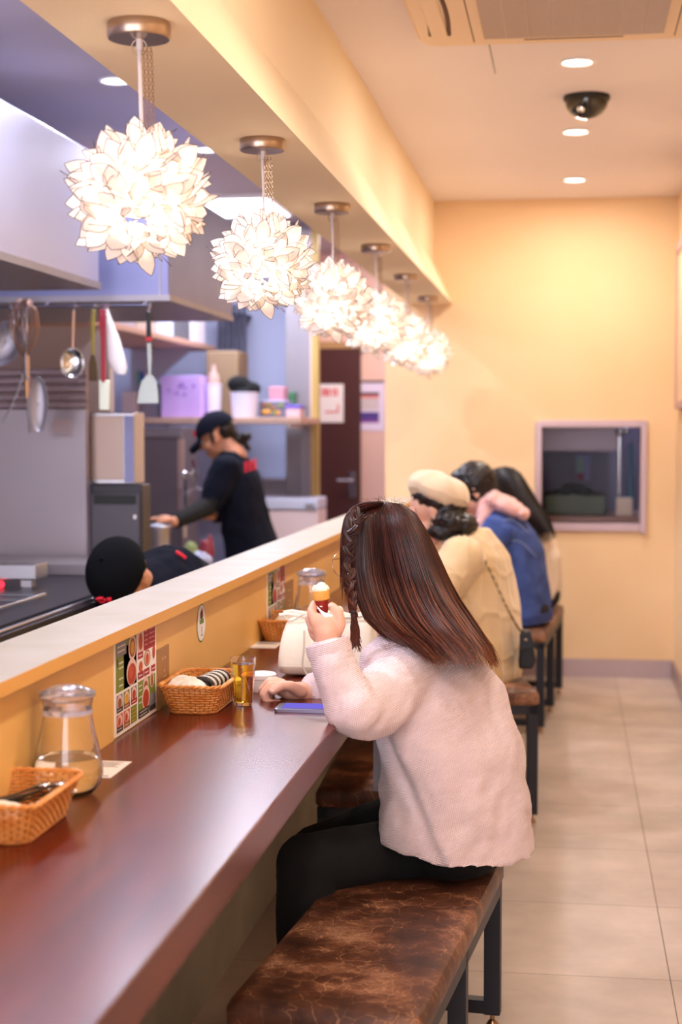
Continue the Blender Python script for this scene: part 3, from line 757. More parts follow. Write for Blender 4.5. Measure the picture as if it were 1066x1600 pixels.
# black/white striped sleeve pack in basket 2
b = MB()
for k in range(9):
    b.cur = k % 2; f_ = k / 8; cc = bk2 + Vector((.012 + .012 * f_, -.045 + .1 * f_, .05))
    ring = [cc + Vector((.022 * math.cos(2 * PI * a / 20), .0, .016 * math.sin(2 * PI * a / 20))) for a in range(21)]
    b.tube(ring, .0042, 6, caps=False)
b.cur = 0; b.tube([bk2 + Vector((.012, -.045, .05)), bk2 + Vector((.024, .055, .05))], .014, 10, flat=.8)
tag(b.build('cutlery_roll', [M_slv, mat('sleeve_light', '#d8cdbc', .5)]), 'black and cream striped cutlery roll lying in the middle basket', 'cutlery')
cutlery(bk1 + Vector((.0, .015, .028)), 7, .35, .13, 'dark handled spoon in the nearest wicker basket', 'spoons in the nearest basket', 4)

# tumbler
c = Vector((P(369, 1112, z=ZT).x, 3.235, ZT)); t = root('tumbler', c, 'ribbed glass tumbler of amber tea beside the middle basket', 'glass')
out = [(.0005, 0), (.0172, 0), (.0180, .004)]
for k in range(30):
    z = .008 + .090 * k / 29; out.append((.0178 + .0092 * (z / .1) ** .9 + (.0006 if k % 2 and k < 26 else 0), z))
out += [(.0268, .101)]
inn = [(r - .0016, z) for r, z in out if z > .006]
MB().lathe(out + list(reversed(inn)) + [(.0005, .007)], c, 40).build('glass_body', M_glass, t)
MB().lathe([(.0005, .0072)] + [(r - .0002, z) for r, z in inn if z < .09] + [(.0005, .09)], c, 40).build('tea', mat('amber_tea', '#e8c23a', .0, trans=1, ior=1.33), t)
# ramekin
c = Vector((P(404, 1085, z=ZT).x, 3.42, ZT))
b = MB().lathe([(.0005, 0), (.026, 0), (.028, .003), (.029, .028), (.031, .030), (.0315, .038), (.029, .041), (.02, .043), (.0005, .043)], c, 40)
tag(b.build('ramekin', mat('white_ceramic', '#f2eef0', .25)), 'small white lidded ceramic pot beyond the amber tumbler', 'pot')
# phone
pc = P(474, 1113, z=ZT + .004); pr = Matrix.Rotation(R(-4), 3, 'Z')
t = root('smartphone', (pc.x, pc.y, ZT), 'smartphone with a violet lit screen lying under her right hand', 'phone')
x0, x1 = P(418, 1116, z=ZT + .008).x, P(418, 1116, z=ZT + .008).x + .148
b = MB(); b.loft([rrect(x0, x1, 3.165, 3.237, .009, ZT + .0005), rrect(x0, x1, 3.165, 3.237, .009, ZT + .0065), rrect(x0 + .002, x1 - .002, 3.167, 3.235, .008, ZT + .008)])
b.build('body', mat('phone_metal', '#8a86a0', .3, .6), t)
MB().loft([rrect(x0 + .003, x1 - .003, 3.168, 3.234, .007, ZT + .008), rrect(x0 + .003, x1 - .003, 3.168, 3.234, .007, ZT + .0084)]).build('bezel', M_black, t)
MB().box(x0 + .014, x1 - .012, 3.171, 3.231, ZT + .0084, ZT + .0087).build('screen', emis('phone_screen', '#7a6ce0', .9), t, smooth=False)

# printed cards on the counter (plain lines, no code)
def card(px0, py0, px1, py1, label, w=.062, l=.105, rz=0):
    a = P((px0 + px1) / 2, (py0 + py1) / 2, z=ZT); b = MB(); c = Vector((a.x, a.y, ZT)); Rm = Matrix.Rotation(rz, 3, 'Z')
    def rect(u0, u1, v0, v1, k, mi):
        b.cur = mi; b.poly([c + Rm @ Vector((u, v, .001 + .0003 * k)) for u, v in ((u0, v0), (u1, v0), (u1, v1), (u0, v1))])
    b.cur = 0; b.box(c.x - w / 2, c.x + w / 2, c.y - l / 2, c.y + l / 2, ZT, ZT + .001, Rm)
    for k in range(5):
        v = l / 2 - .012 - k * .009; rect(-w * .36, w * (.36 - .1 * (k % 2)), v - .002, v + .001, 1, 1)
    rect(-w * .42, w * .42, -l * .44, -l * .4, 1, 1)
    return tag(b.build('table_card', [M_paper, mat('card_ink', '#6a5a50', .7)], smooth=False), label, 'card')
card(125, 1188, 187, 1216, 'printed white card lying on the counter behind the near jug', .075, .13)
card(384, 1002, 446, 1014, 'printed white card lying on the counter before the far basket', .075, .12)

# menu posters on the half wall (plane X = XW)
MC = {'w': M_paper, 'g': mat('menu_green', '#7f8c34', .6), 'k': mat('menu_dark', '#3a3430', .6), 'r': mat('menu_red', '#a81e2c', .6), 'b': mat('menu_brown', '#9a5a28', .6),
      'o': mat('menu_orange', '#c8582a', .6), 'y': mat('menu_yellow', '#e2a82c', .6), 'p': mat('menu_pink', '#eac8c0', .6), 's': mat('menu_soup', '#b8442a', .6), 'c': mat('menu_grey', '#8a8c98', .6)}
MK = list(MC)
def menu(ya, yb, za, zb, label):
    b = MB(); W_, H_ = yb - ya, zb - za
    b.cur = 0; b.box(XW, XW + .0022, ya, yb, za, zb)
    lay = [0]
    def pt(u, v, k): return Vector((XW + .0022 + .00012 * k, ya + W_ * u, zb - H_ * v))
    def rc_(u0, v0, u1, v1, m_, k=1):
        b.cur = MK.index(m_); b.poly([pt(u0, v0, k), pt(u0, v1, k), pt(u1, v1, k), pt(u1, v0, k)][::-1])
    def el(u, v, ru, rv, m_, k=2):
        b.cur = MK.index(m_); b.poly([pt(u + ru * math.cos(2 * PI * a / 22), v + rv * math.sin(2 * PI * a / 22), k) for a in range(22)])
    def txt(u0, v, u1, m_='w', k=3, h=.008):
        u = u0; rn = random.Random(int(u0 * 97 + v * 991))
        while u < u1 - .008:
            w = rn.uniform(.008, .016); rc_(u, v - h, min(u + w, u1), v + h, m_, k); u += w + .006
    rc_(.02, .03, .5, .56, 'g'); rc_(.2, .12, .5, .56, 'k'); rc_(.04, .05, .26, .2, 'c', 2); txt(.06, .1, .24, 'w'); txt(.06, .15, .22, 'w'); rc_(.04, .22, .07, .3, 'k', 3)
    for v in (.27, .32, .43, .5): txt(.09, v, .19)
    el(.4, .17, .09, .13, 'p'); el(.4, .17, .065, .1, 'b', 3); el(.4, .17, .045, .07, 'y', 4)
    el(.38, .42, .12, .14, 'p', 5); el(.38, .44, .1, .11, 's', 6); el(.36, .42, .04, .06, 'o', 7)
    rc_(.53, .06, .66, .27, 'p'); el(.6, .15, .045, .09, 's', 3); rc_(.53, .26, .66, .33, 'r', 2); txt(.55, .295, .64, 'w', 4)
    rc_(.68, .02, .97, .27, 'r'); 
    for v in (.06, .11, .16, .21): txt(.7, v, .78, 'p', 3, .006); txt(.82, v, .95, 'p', 3, .006)
    el(.6, .42, .05, .06, 'o', 3); el(.76, .36, .08, .09, 'b', 3); el(.76, .36, .065, .075, 'p', 4); el(.76, .37, .045, .06, 'o', 5); el(.93, .33, .035, .08, 's', 3)
    for u in (.53, .68, .86): rc_(u, .47, min(u + .14, .97), .545, 'r', 2); txt(u + .02, .51, u + .11, 'w', 4)
    rc_(.53, .57, .97, .93, 'g'); el(.72, .64, .07, .09, 'p', 3); el(.72, .66, .05, .06, 'b', 4); el(.88, .62, .05, .09, 'p', 3); el(.88, .63, .03, .07, 'b', 4)
    el(.72, .78, .1, .13, 'p', 5); el(.72, .79, .075, .1, 's', 6); rc_(.8, .78, .97, .94, 'c', 2)
    for v in (.62, .67, .74, .8): txt(.55, v, .63)
    rc_(.53, .88, .79, .965, 'k', 7); txt(.56, .905, .76, 'w', 8, .005); txt(.56, .94, .74, 'w', 8, .005); rc_(.81, .9, .97, .96, 'k', 7)
    for i, (u, m_) in enumerate(((.03, 'b'), (.19, 'y'), (.36, 'p'))):
        rc_(u, .585, u + .14, .74, 'c' if i != 1 else 'g'); el(u + .07, .66, .055, .07, 'p', 3); el(u + .07, .67, .04, .05, m_ if m_ != 'p' else 's', 4)
        rc_(u, .715, u + .14, .765, ('k', 'b', 'r')[i], 5); txt(u + .02, .74, u + .11, 'w', 6, .005)
    for i, u in enumerate((.03, .19)):
        rc_(u, .785, u + .14, .92, 'o'); el(u + .07, .85, .055, .06, 'p', 3); el(u + .06, .86, .03, .045, 's', 4); rc_(u, .91, u + .14, .965, ('k', 'b')[i], 5); txt(u + .02, .935, u + .11, 'w', 6, .005)
    rc_(.355, .785, .5, .965, 'g')
    for v in (.82, .86, .9, .94): txt(.37, v, .47, 'y', 3, .006)
    o = b.build('menu_poster', [MC[k] for k in MK], smooth=False); return tag(o, label, 'menu')
menu(P(178, 1100, X=XW).y, P(243, 1100, X=XW).y, ZT + .002, .936, 'colourful photo menu standing against the amber wall by the middle basket')
menu(P(417, 950, X=XW).y, P(443, 950, X=XW).y + .02, ZT + .002, .93, 'blurred photo menu on the amber wall before the far jug')
# small brown plates beside the menus
for (pxa, pxb, pya, pyb, lb) in ((244, 262, 1006, 1064, 'brown plate with faint marks beside the colourful menu'), (444, 457, 904, 952, 'brown plate on the amber wall beside the blurred menu')):
    ya, yb = P(pxa, 1000, X=XW).y, P(pxb, 1000, X=XW).y; za, zb = P(pxb, pyb, X=XW).z, P(pxb, pya, X=XW).z
    b = MB(); b.box(XW, XW + .003, ya, yb, za, zb); b.cur = 1
    for (u, v) in ((.4, .28), (.6, .27), (.55, .62), (.5, .78), (.65, .77)): b.box(XW + .003, XW + .0033, ya + (yb - ya) * u, ya + (yb - ya) * (u + .07), zb - (zb - za) * (v + .05), zb - (zb - za) * v)
    tag(b.build('wall_plate', [mat('brown_plate', '#a87a48', .5), mat('plate_mark', '#e0c49c', .5)], smooth=False, bevel=.0008), lb, 'wall plate')
# round sticker
q = P(315, 973, X=XW + .001); b = MB(); r_ = .044
def disc(r0, k, m_, cy=0, cz=0, sx=1, sz=1):
    b.cur = m_; b.poly([(XW + .0006 + .0003 * k, q.y + cy + r0 * sx * math.cos(2 * PI * a / 40), q.z + cz + r0 * sz * math.sin(2 * PI * a / 40)) for a in range(40)])
disc(r_, 0, 1); disc(r_ * .93, 1, 0); disc(.012, 2, 2, 0, .018, 1.2, .9); disc(.009, 3, 3, .003, .024); disc(.011, 3, 4, -.004, .02, 1, .6)
b.cur = 1; b.box(XW + .0016, XW + .002, q.y - .018, q.y + .018, q.z - .002, q.z + .008)
b.cur = 2; b.box(XW + .0016, XW + .002, q.y - .001, q.y + .001, q.z - .024, q.z - .008); disc(.005, 3, 2, 0, -.028, 1.6, .3)
tag(b.build('round_sticker', [M_paper, mat('sticker_green', '#5f8a3c', .5), mat('sticker_dark', '#4a3a34', .5), mat('sticker_red', '#b04a3c', .5), mat('sticker_brown', '#8a5a3a', .5)], smooth=False), 'round white and green sticker on the amber wall under the ledge', 'sticker')

# white canvas bag with cord
M_canvas = mat('white_canvas', '#f3ead9', .85, bump=.2, bscale=90)
A = P(432, 1070, Y=3.62); B_ = P(596, 1070, Y=3.72)
t = root('canvas_bag', ((A.x + B_.x) / 2, 3.68, ZT), 'white canvas bag standing on the counter behind the raised hand', 'bag')
def bagring(x0, x1, y0, y1, z, bul=0.0):
    pts = rrect(x0, x1, y0, y1, .02, z, 4); return [Vector((p.x, p.y + bul * (1 if p.y > (y0 + y1) / 2 else -1) * math.cos((p.x - (x0 + x1) / 2) / (x1 - x0) * PI), p.z)) for p in pts]
xa, xb = A.x, B_.x
b = MB(); b.loft([bagring(xa + .004, xb - .004, 3.62, 3.76, ZT + .001), bagring(xa, xb, 3.61, 3.77, ZT + .02, .01), bagring(xa + .005, xb - .01, 3.62, 3.76, ZT + .08, .012), bagring(xa + .016, xb - .016, 3.64, 3.74, ZT + .122, .006), bagring(xa + .02, xb - .02, 3.66, 3.73, ZT + .138)])
b.build('body', M_canvas, t, disp=(.006, .03), sub=1)
b = MB(); zt = ZT + .14
rim = [Vector((xa + (xb - xa) * k / 12, 3.655 + .004 * math.sin(k * 2.1), zt + .003 * math.sin(k * 1.3))) for k in range(13)]
b.tube(rim, .0045, 8); b.tube([p + Vector((0, .06, 0)) for p in rim], .0045, 8); b.build('top_hem', M_canvas, t)
b = MB(); cord = catmull([(xa + .01, 3.655, zt), (xa + .03, 3.645, zt - .012), (xa + .06, 3.64, zt + .004), (xa + .09, 3.638, zt + .006), (xa + .12, 3.64, zt - .003), (xa + .18, 3.645, zt + .0), (xb - .02, 3.65, zt + .004), (xb + .005, 3.66, zt - .006)])
b.tube(cord, .0018, 6); b.tube(catmull([(xa + .066, 3.618, zt - .03), (xa + .067, 3.605, zt - .07), (xa + .065, 3.603, zt - .11), (xa + .08, 3.6, zt - .135)]), .0022, 6)
b.build('cord', mat('bag_cord', '#cfc4b4', .8), t)
b = MB(); b.ell((xb + .006, 3.655, zt - .03), (.009, .012, .007)); b.tube(catmull([(xb + .004, 3.65, zt - .002), (xb + .016, 3.65, zt - .02), (xb + .008, 3.65, zt - .034)]), .0035, 8); b.build('ring', mat('bag_ring', '#e0d6c8', .5), t)
# strap over the counter edge
sx = XE; b = MB(); yy = 3.6
cp = catmull([(sx - .05, yy, ZT + .003), (sx - .012, yy, ZT + .004), (sx + .003, yy, ZT - .004), (sx + .005, yy, ZT - .06), (sx + .005, yy, P(585, 1236, Y=yy).z)])
ww = []
for i_, p in enumerate(cp):
    k_ = min(1, i_ / (len(cp) * .45)); dx, dy = .0085 * k_, .0085 * (1 - k_) + .0004; p = p + Vector((.009 * k_, 0, 0))
    ww.append([p + Vector((-dx, -dy, .001)), p + Vector((dx, dy, .001)), p + Vector((dx + .0008, dy + .0015, -.001)), p + Vector((-dx + .0008, -dy + .0015, -.001))])
b.loft(ww)
b.build('strap', mat('grey_strap', '#a89ea2', .8), t)
# wrapped roll of tissue right of the far jug
towel(Vector((P(508, 968, Y=4.35).x, 4.35, ZT + .028)), (.05, .05, .028), 'crumpled white tissue beside the far water jug', 9)
# half-wall bracket shelf/box near the far end (dark framed notice)
for (y_, lb) in ((5.9, 'small dark framed notice on the amber wall in front of the girl with braid'),):
    b = MB(); b.box(XW, XW + .004, y_, y_ + .16, .80, .93); tag(b.build('framed_notice', mat('notice_dark', '#6a4a38', .5), smooth=False, bevel=.002), lb, 'notice')

# ================================================================== KITCHEN
M_hood = mat('hood_steel', '#b4b4d0', 0.36, .6, rvar=.06, vscale=6)
M_hood2 = mat('hood_steel_blue', '#8082a8', 0.4, .5, rvar=.06, vscale=6)
q = P(155, 447, Y=5.4); hx, hz = q.x, q.z
t = root('extractor_hood', ((hx - 3.2) / 2, 3.6, hz), 'big bright steel extractor hood at the upper left edge', 'hood')
b = MB(); b.box(-3.2, hx, 2.2, 5.4, hz, 2.27); b.build('body', M_hood, t, smooth=False, bevel=.004)
b = MB(); b.box(-3.2, hx + .006, 2.2, 5.406, hz - .012, hz + .012); b.build('rim', M_steeld, t, smooth=False)
q = P(264, 470, Y=5.7); h2x, h2z = q.x, q.z; ye = P(363, 500, X=h2x).y
t = root('extractor_hood', ((h2x - 3.2) / 2, 6.2, h2z), 'steel extractor hood with utensils hanging from its lower front edge', 'hood')
b = MB(); b.box(-3.2, h2x, 5.7, ye, h2z + .02, 2.22); b.build('body', M_hood2, t, smooth=False, bevel=.004)
b = MB(); b.box(-3.2, h2x + .005, 5.69, ye, h2z, h2z + .022); b.build('rim', M_steeld, t, smooth=False)
b = MB(); b.box(h2x - .035, h2x - .028, 5.694, 5.7, h2z + .02, 2.22); b.build('seam', M_chrome, t, smooth=False)
b = MB(); b.tube([(-3.1, 5.64, h2z - .02), (h2x - .06, 5.64, h2z - .02)], .004, 8)
for xx in (-3.0, -2.4, -1.9, h2x - .08): b.tube([(xx, 5.64, h2z - .02), (xx, 5.70, h2z + .004)], .004, 6)
b.build('hanging_rail', M_chrome, t)
HZ, HY = h2z - .02, 5.62
def hang(name, px, label, cat='utensil'):
    q = P(px, 480, Y=HY); t = root(name, (q.x, HY, HZ - .04), label, cat)
    b = MB(); c = Vector((q.x, HY, HZ)); b.tube(catmull([c + Vector((0, .03, -.006)), c + Vector((0, .02, .008)), c + Vector((0, 0, -.012)), c + Vector((0, -.004, -.035)), c + Vector((0, .008, -.042)), c + Vector((0, .014, -.03))]), .0022, 6); b.build('hook', M_chrome, t)
    return t, q
def PH(px, py, dy=0): return P(px, py, Y=HY + dy)
# whisk
t, q = hang('whisk', 38, 'large copper-toned balloon whisk hanging at the left of the hood rail')
b = MB()
for k in range(9):
    a = PI * k / 9; w = .052
    pts = []
    for i in range(15):
        f_ = i / 14; ang = PI * f_; rr = w * math.sin(ang) ** .8; zz = (PH(38, 468).z - PH(41, 560).z)
        z_ = PH(41, 560).z + zz * (1 - (2 * f_ - 1) ** 4 if False else math.sin(ang) ** .6)
        s_ = 1 if f_ < .5 else -1; r2 = w * (math.sin(min(PI, PI * (1 - abs(2 * f_ - 1)) * .86)) ** .9)
        h_ = 1 - abs(2 * f_ - 1); pts.append(Vector((q.x + math.cos(a) * s_ * r2, HY + math.sin(a) * s_ * r2, PH(41, 560).z + zz * h_)))
    b.tube(catmull(pts, 2), .0016, 5)
b.build('wires', mat('copper_wire', '#b08a74', .3, .9), t)
b = MB(); b.tube([PH(41, 556), PH(42, 590), PH(43, 622)], [.011, .0105, .009], 12); b.build('handle', mat('copper_handle', '#d0a078', .35, .5), t)
b = MB(); b.tube([PH(43, 620), PH(44, 645), PH(49, 668)], .005, 8); b.tube([PH(48, 664), PH(49, 676)], .009, 8); b.build('end_rod', M_steeld, t)
def spoonplate(name, hx_, hpts, c, rx, rz_, tilt, label, mh=M_steeld, mbowl=M_steel, hr=.005, dy=-.02):
    t, q = hang(name, hx_, label)
    b = MB(); b.tube(catmull([PH(x, y, dy * .5) for x, y in hpts]), hr, 8); b.build('handle', mh, t)
    cc = PH(c[0], c[1], dy); b = MB(); Rm = Matrix.Rotation(R(tilt), 3, 'Y') @ Matrix.Rotation(R(18), 3, 'Z')
    n0 = len(b.v); rings = []
    for i in range(8):
        th = R(90) * i / 7; rings.append([cc + Rm @ Vector((rx * math.cos(th) * math.cos(2 * PI * j / 24), .5 * min(rx, rz_) * math.sin(th), rz_ * math.cos(th) * math.sin(2 * PI * j / 24))) for j in range(24)])
    b.loft(rings, True, False); b.build('bowl', mbowl, t, solid=.002); return t
M_dull = mat('dull_aluminium', '#a8a6b4', .45, .8)
spoonplate('skimmer', 14, [(18, 480), (22, 505), (20, 525)], (6, 537), .06, .085, 25, 'large grey skimmer at the far left of the hood rail', mbowl=M_dull)
spoonplate('serving_spoon', 30, [(42, 480), (40, 570), (44, 595)], (60, 632), .034, .1, 0, 'long oval grey spoon hanging below the whisk', mbowl=M_dull)
t, q = hang('tongs', 26, 'dark metal tongs hanging behind the whisk'); b = MB(); b.tube(catmull([PH(34, 490), PH(38, 570, .01), (PH(22, 625, .01)), PH(5, 660, .01)]), [.005] * 19, 8, flat=.5); b.build('arm', M_steeld, t)
spoonplate('ladle', 115, [(115, 485), (114, 515), (113, 545)], (113, 567), .042, .054, 0, 'small shiny steel ladle with a round bowl on the hood rail', mh=mat('ladle_handle', '#c8a898', .3, .7), mbowl=M_chrome)
def flatblade(b, px0, py0, w0, px1, py1, w1, dy=0, th=.006, mid=None):
    ps = [(px0, py0, w0)] + (mid or []) + [(px1, py1, w1)]; rings = []
    for x, y, w in ps:
        c = PH(x, y, dy); h = w / 2; rings.append([c + Vector((-h, -th / 2, 0)), c + Vector((h, -th / 2, 0)), c + Vector((h, th / 2, 0)), c + Vector((-h, th / 2, 0))])
    b.loft(rings)
t, q = hang('wooden_spatula', 146, 'olive wooden spatula with a dark blade on the hood rail')
b = MB(); flatblade(b, 146, 484, .016, 145, 555, .012, th=.01); b.build('handle', mat('olive_handle', '#9a8a38', .5), t, smooth=False, bevel=.003)
b = MB(); flatblade(b, 145, 553, .012, 146, 595, .034, th=.006, mid=[(145, 568, .03)]); b.build('blade', mat('burnt_wood', '#5a4628', .6), t, smooth=False, bevel=.003)
t, q = hang('rubber_spatula', 160, 'red handled spatula with a white rubber blade on the hood rail')
b = MB(); flatblade(b, 160, 484, .02, 162, 597, .015, th=.012, mid=[(160, 505, .022), (161, 530, .016)]); b.build('handle', mat('spatula_red', '#a82038', .4), t, smooth=False, bevel=.003)
b = MB(); flatblade(b, 163, 594, .042, 163, 641, .038, th=.008); b.build('blade', mat('rubber_white', '#e6ecdc', .5), t, smooth=False, bevel=.004)
t, q = hang('icing_bag', 166, 'white cloth icing bag hanging beside the red spatula')
b = MB(); rings = []
for x, y, w in ((166, 482, .012), (169, 500, .03), (176, 530, .055), (182, 560, .066), (186, 575, .062), (190, 585, .03)):
    c = PH(x, y, .02); rings.append([c + Vector((w / 2 * math.cos(2 * PI * k / 16), .012 * math.sin(2 * PI * k / 16), 0)) for k in range(16)])
b.loft(rings); b.build('cloth', mat('white_cloth', '#ece6ea', .8), t)
t, q = hang('turner', 233, 'black handled steel turner hanging at the right end of the hood rail')
b = MB(); flatblade(b, 232, 487, .016, 233, 536, .019, th=.014); b.build('grip', M_black, t, smooth=False, bevel=.004)
b = MB(); flatblade(b, 233, 527, .0205, 233, 533, .0205, th=.016); b.build('band', M_red, t, smooth=False)
b = MB(); flatblade(b, 233, 534, .014, 234, 588, .006, th=.006, mid=[(234, 560, .013)]); flatblade(b, 234, 586, .02, 231, 630, .078, th=.003, mid=[(233, 596, .055), (232, 612, .07)]); b.build('blade', mat('turner_steel', '#a4aaa6', .35, .7), t, smooth=False)

# steel splash partition with fluted band
px_ = P(133, 700, Y=5.85).x; zt = P(60, 640, Y=5.85).z; zb2 = P(60, 575, Y=5.85).z
t = root('steel_partition', ((px_ - 3.2) / 2, 5.85, 0), 'tall brushed steel partition behind the cooking range', 'partition')
MB().box(-3.25, px_, 5.86, 5.90, 0, zt).build('panel', mat('partition_steel', '#a89fa8', .4, .55, rvar=.12, vscale=3, vstretch=(1, 1, 2)), t, smooth=False)
b = MB()
for k in range(5): z_ = zt + (zb2 - zt) * (k + .5) / 5; b.tube([(-3.25, 5.88, z_), (px_, 5.88, z_)], (zb2 - zt) / 10, 10)
b.build('fluted_band', mat('fluted', '#a08e96', .45, .2), t)
a = P(82, 655, Y=5.86); c = P(112, 683, Y=5.86); b = MB(); b.box(a.x, c.x, 5.855, 5.86, c.z, a.z); b.cur = 1; b.box(a.x + .005, c.x - .01, 5.853, 5.855, c.z + .004, c.z + .012)
b.build('label_plate', [mat('label_plate', '#b6a4ac', .5), M_steeld], t, smooth=False)
# wall behind, and slanted supports
b = MB(); b.box(-3.25, P(172, 600, Y=7.1).x, 7.1, 7.16, zt, h2z + .1); tag(b.build('shelf_backboard', mat('grey_backboard', '#b8a49e', .6, .1), smooth=False), 'pale mauve board behind the hanging utensils', 'board')
# cabinet A
a = P(131, 645, Y=5.95); c = P(211, 756, Y=5.95)
t = root('steel_cupboard', ((a.x + c.x) / 2, 6.2, c.z), 'brushed steel cupboard with tan left edge above the black machine', 'cupboard')
MB().box(a.x, c.x, 5.95, 6.09, c.z, a.z).build('body', M_steel, t, smooth=False, bevel=.003)
MB().box(a.x + .012, c.x - .045, 5.945, 5.95, c.z + .015, a.z - .012).build('door', mat('cupboard_door', '#b8a298', .38, .6), t, smooth=False, bevel=.002)
MB().box(c.x - .04, c.x - .003, 5.944, 5.95, c.z + .005, a.z - .012).build('side_strip', M_hood2, t, smooth=False)
a2 = P(138, 757, Y=5.9); c2 = P(221, 880, Y=5.9)
t = root('dishwasher', ((a2.x + c2.x) / 2, 6.2, 0), 'black machine with a slot handle under the steel cupboard', 'machine')
MB().box(a2.x, c2.x, 5.92, 6.04, 0, a2.z).build('body', mat('dark_machine', '#3c3a40', .4, .5), t, smooth=False, bevel=.004)
b = MB(); b.box(a2.x + .008, c2.x - .008, 5.905, 5.92, c2.z - .3, a2.z - .035); b.build('door', mat('machine_door', '#56525a', .4, .6), t, smooth=False, bevel=.003)
b = MB(); b.box(a2.x + .02, c2.x - .02, 5.90, 5.906, a2.z - .075, a2.z - .04); b.build('handle_slot', M_black, t, smooth=False)
b = MB(); b.box(c2.x - .03, c2.x - .02, 5.90, 5.906, a2.z - .13, a2.z - .115); b.build('latch', M_white, t, smooth=False)
# cabinet B
a = P(205, 668, Y=8.3); c = P(285, 845, Y=8.3)
t = root('refrigerator', ((a.x + c.x) / 2, 8.4, 0), 'tall dull steel refrigerator behind the prep table', 'refrigerator')
MB().box(a.x, c.x, 8.3, 8.68, 0, a.z).build('body', mat('fridge_steel', '#837a84', .45, .7), t, smooth=False, bevel=.004)
MB().box(a.x, c.x, 8.285, 8.3, a.z - .05, a.z - .01).build('top_vent', M_steeld, t, smooth=False)
b = MB(); b.box(c.x - .02, c.x + .01, 8.29, 8.32, .9, a.z - .06); b.build('edge_strip', mat('fridge_edge', '#c8a8a0', .4, .4), t, smooth=False)
# cooking range at left
RZ = .80; rx = P(60, 972, z=RZ).x
t = root('cooking_range', ((rx - 3.0) / 2, 4.4, 0), 'dark steel cooking range behind the ledge at the lower left', 'range')
MB().box(-3.0, rx, 3.0, 5.84, 0, RZ).build('body', mat('range_steel', '#4c4a56', .4, .6), t, smooth=False, bevel=.004)
b = MB(); b.box(-3.0, rx - .05, 3.05, 5.8, RZ, RZ + .008)
b.build('hob_plate', mat('hob_plate', '#2c2c36', .35, .5), t, smooth=False)
b = MB(); b.tube([(rx - .012, 3.05, RZ + .006), (rx - .012, 5.4, RZ + .006)], .005, 8); b.tube([(rx - .16, 3.4, RZ + .02), (rx - .16, 4.7, RZ + .02)], .005, 8); b.tube([(rx - .42, 3.4, RZ + .02), (rx - .42, 4.7, RZ + .02)], .005, 8)
for k in range(9): b.tube([(rx - .42, 3.45 + k * .15, RZ + .02), (rx - .16, 3.45 + k * .15, RZ + .02)], .003, 6)
b.build('pan_rack', M_steel, t)
a = P(0, 882, Y=5.0); c = P(56, 906, Y=5.0)
b = MB(); b.box(a.x - .3, c.x, 5.0, 5.12, c.z, a.z); b.build('tap_box', M_steel, t, smooth=False, bevel=.003)
a = P(32, 906, Y=5.03); c = P(50, 955, Y=5.03); b = MB(); b.box(a.x, c.x, 5.03, 5.07, RZ, a.z); b.build('post', M_steel, t, smooth=False, bevel=.002)
q = P(1, 913, Y=4.99); MB().ell(q, .012).build('pilot_light', emis('pilot_red', '#ff2a3a', 3), t)
# back of range: raised trough
b = MB(); b.box(-2.6, rx - .25, 5.45, 5.8, RZ + .008, RZ + .05); b.box(rx - .22, rx - .05, 5.3, 5.8, RZ + .008, RZ + .035); b.build('burner_trough', M_steeld, t, smooth=False, bevel=.004)

# lower shelf on the kitchen back wall
SZ = P(300, 652, Y=8.7).z; sx0 = P(128, 650, Y=8.7).x; sx1 = P(470, 650, Y=8.7).x
t = root('wall_shelf', ((sx0 + sx1) / 2, 8.95, SZ - .03), 'long pale lower shelf carrying boxes and tubs above the kitchen worker', 'shelf')
MB().box(sx0, sx1, 8.7, 9.4, SZ - .035, SZ - .001).build('board', mat('shelf_pale', '#c8a898', .45, .3), t, smooth=False, bevel=.003)
b = MB()
for xx in (sx0 + .2, sx1 - .1): b.box(xx, xx + .03, 8.75, KYB, SZ - .06, SZ - .035)
b.build('bracket', M_steel, t, smooth=False)
def sh(px0, px1, py0, Yf=8.75): return P(px0, 640, Y=Yf).x, P(px1, 640, Y=Yf).x, P(px0, py0, Y=Yf).z
def shelfbox(name, px0, px1, py0, mats, label, cat, depth=.2, Yf=8.75, z0=None, bev=.006):
    x0, x1, z1 = sh(px0, px1, py0, Yf); b = MB(); b.box(x0, x1, Yf, Yf + depth, SZ if z0 is None else z0, z1); return tag(b.build(name, mats, bevel=bev), label, cat)
x0, x1, z1 = sh(251, 313, 587)
t = root('storage_box', ((x0 + x1) / 2, 8.85, SZ), 'lilac cardboard box with dark print on the lower kitchen shelf', 'box')
MB().box(x0, x1, 8.76, 9.0, SZ, z1).build('carton', M_purple, t, smooth=False, bevel=.004)
b = MB(); rn = random.Random(5)
for k in range(7): u = rn.uniform(.15, .6); v = rn.uniform(.5, .8); b.box(x0 + (x1 - x0) * u, x0 + (x1 - x0) * (u + .08), 8.757, 8.76, SZ + (z1 - SZ) * v, SZ + (z1 - SZ) * (v + .03))
b.box(x0 + (x1 - x0) * .8, x0 + (x1 - x0) * .86, 8.757, 8.76, SZ + (z1 - SZ) * .72, SZ + (z1 - SZ) * .78)
b.build('print', mat('lilac_print', '#8a62c4', .6), t, smooth=False)
def pot(name, px, w_px, py0, prof_mats, label, cat, Yf=8.9, top=None, z0=None):
    c = P(px, 640, Y=Yf); r = w_px / 2 * Yf / 2500; z1 = P(px, py0, Y=Yf).z; b_ = z0 if z0 is not None else SZ; h = z1 - b_
    b = MB().lathe([(.001, 0), (r * .86, 0), (r * .9, .01), (r, h * .95), (r * 1.04, h * .96), (r * 1.04, h), (r * .95, h), (.001, h * .99)], (c.x, c.y, b_), 28)
    return tag(b.build(name, prof_mats), label, cat), Vector((c.x, c.y, z1)), r
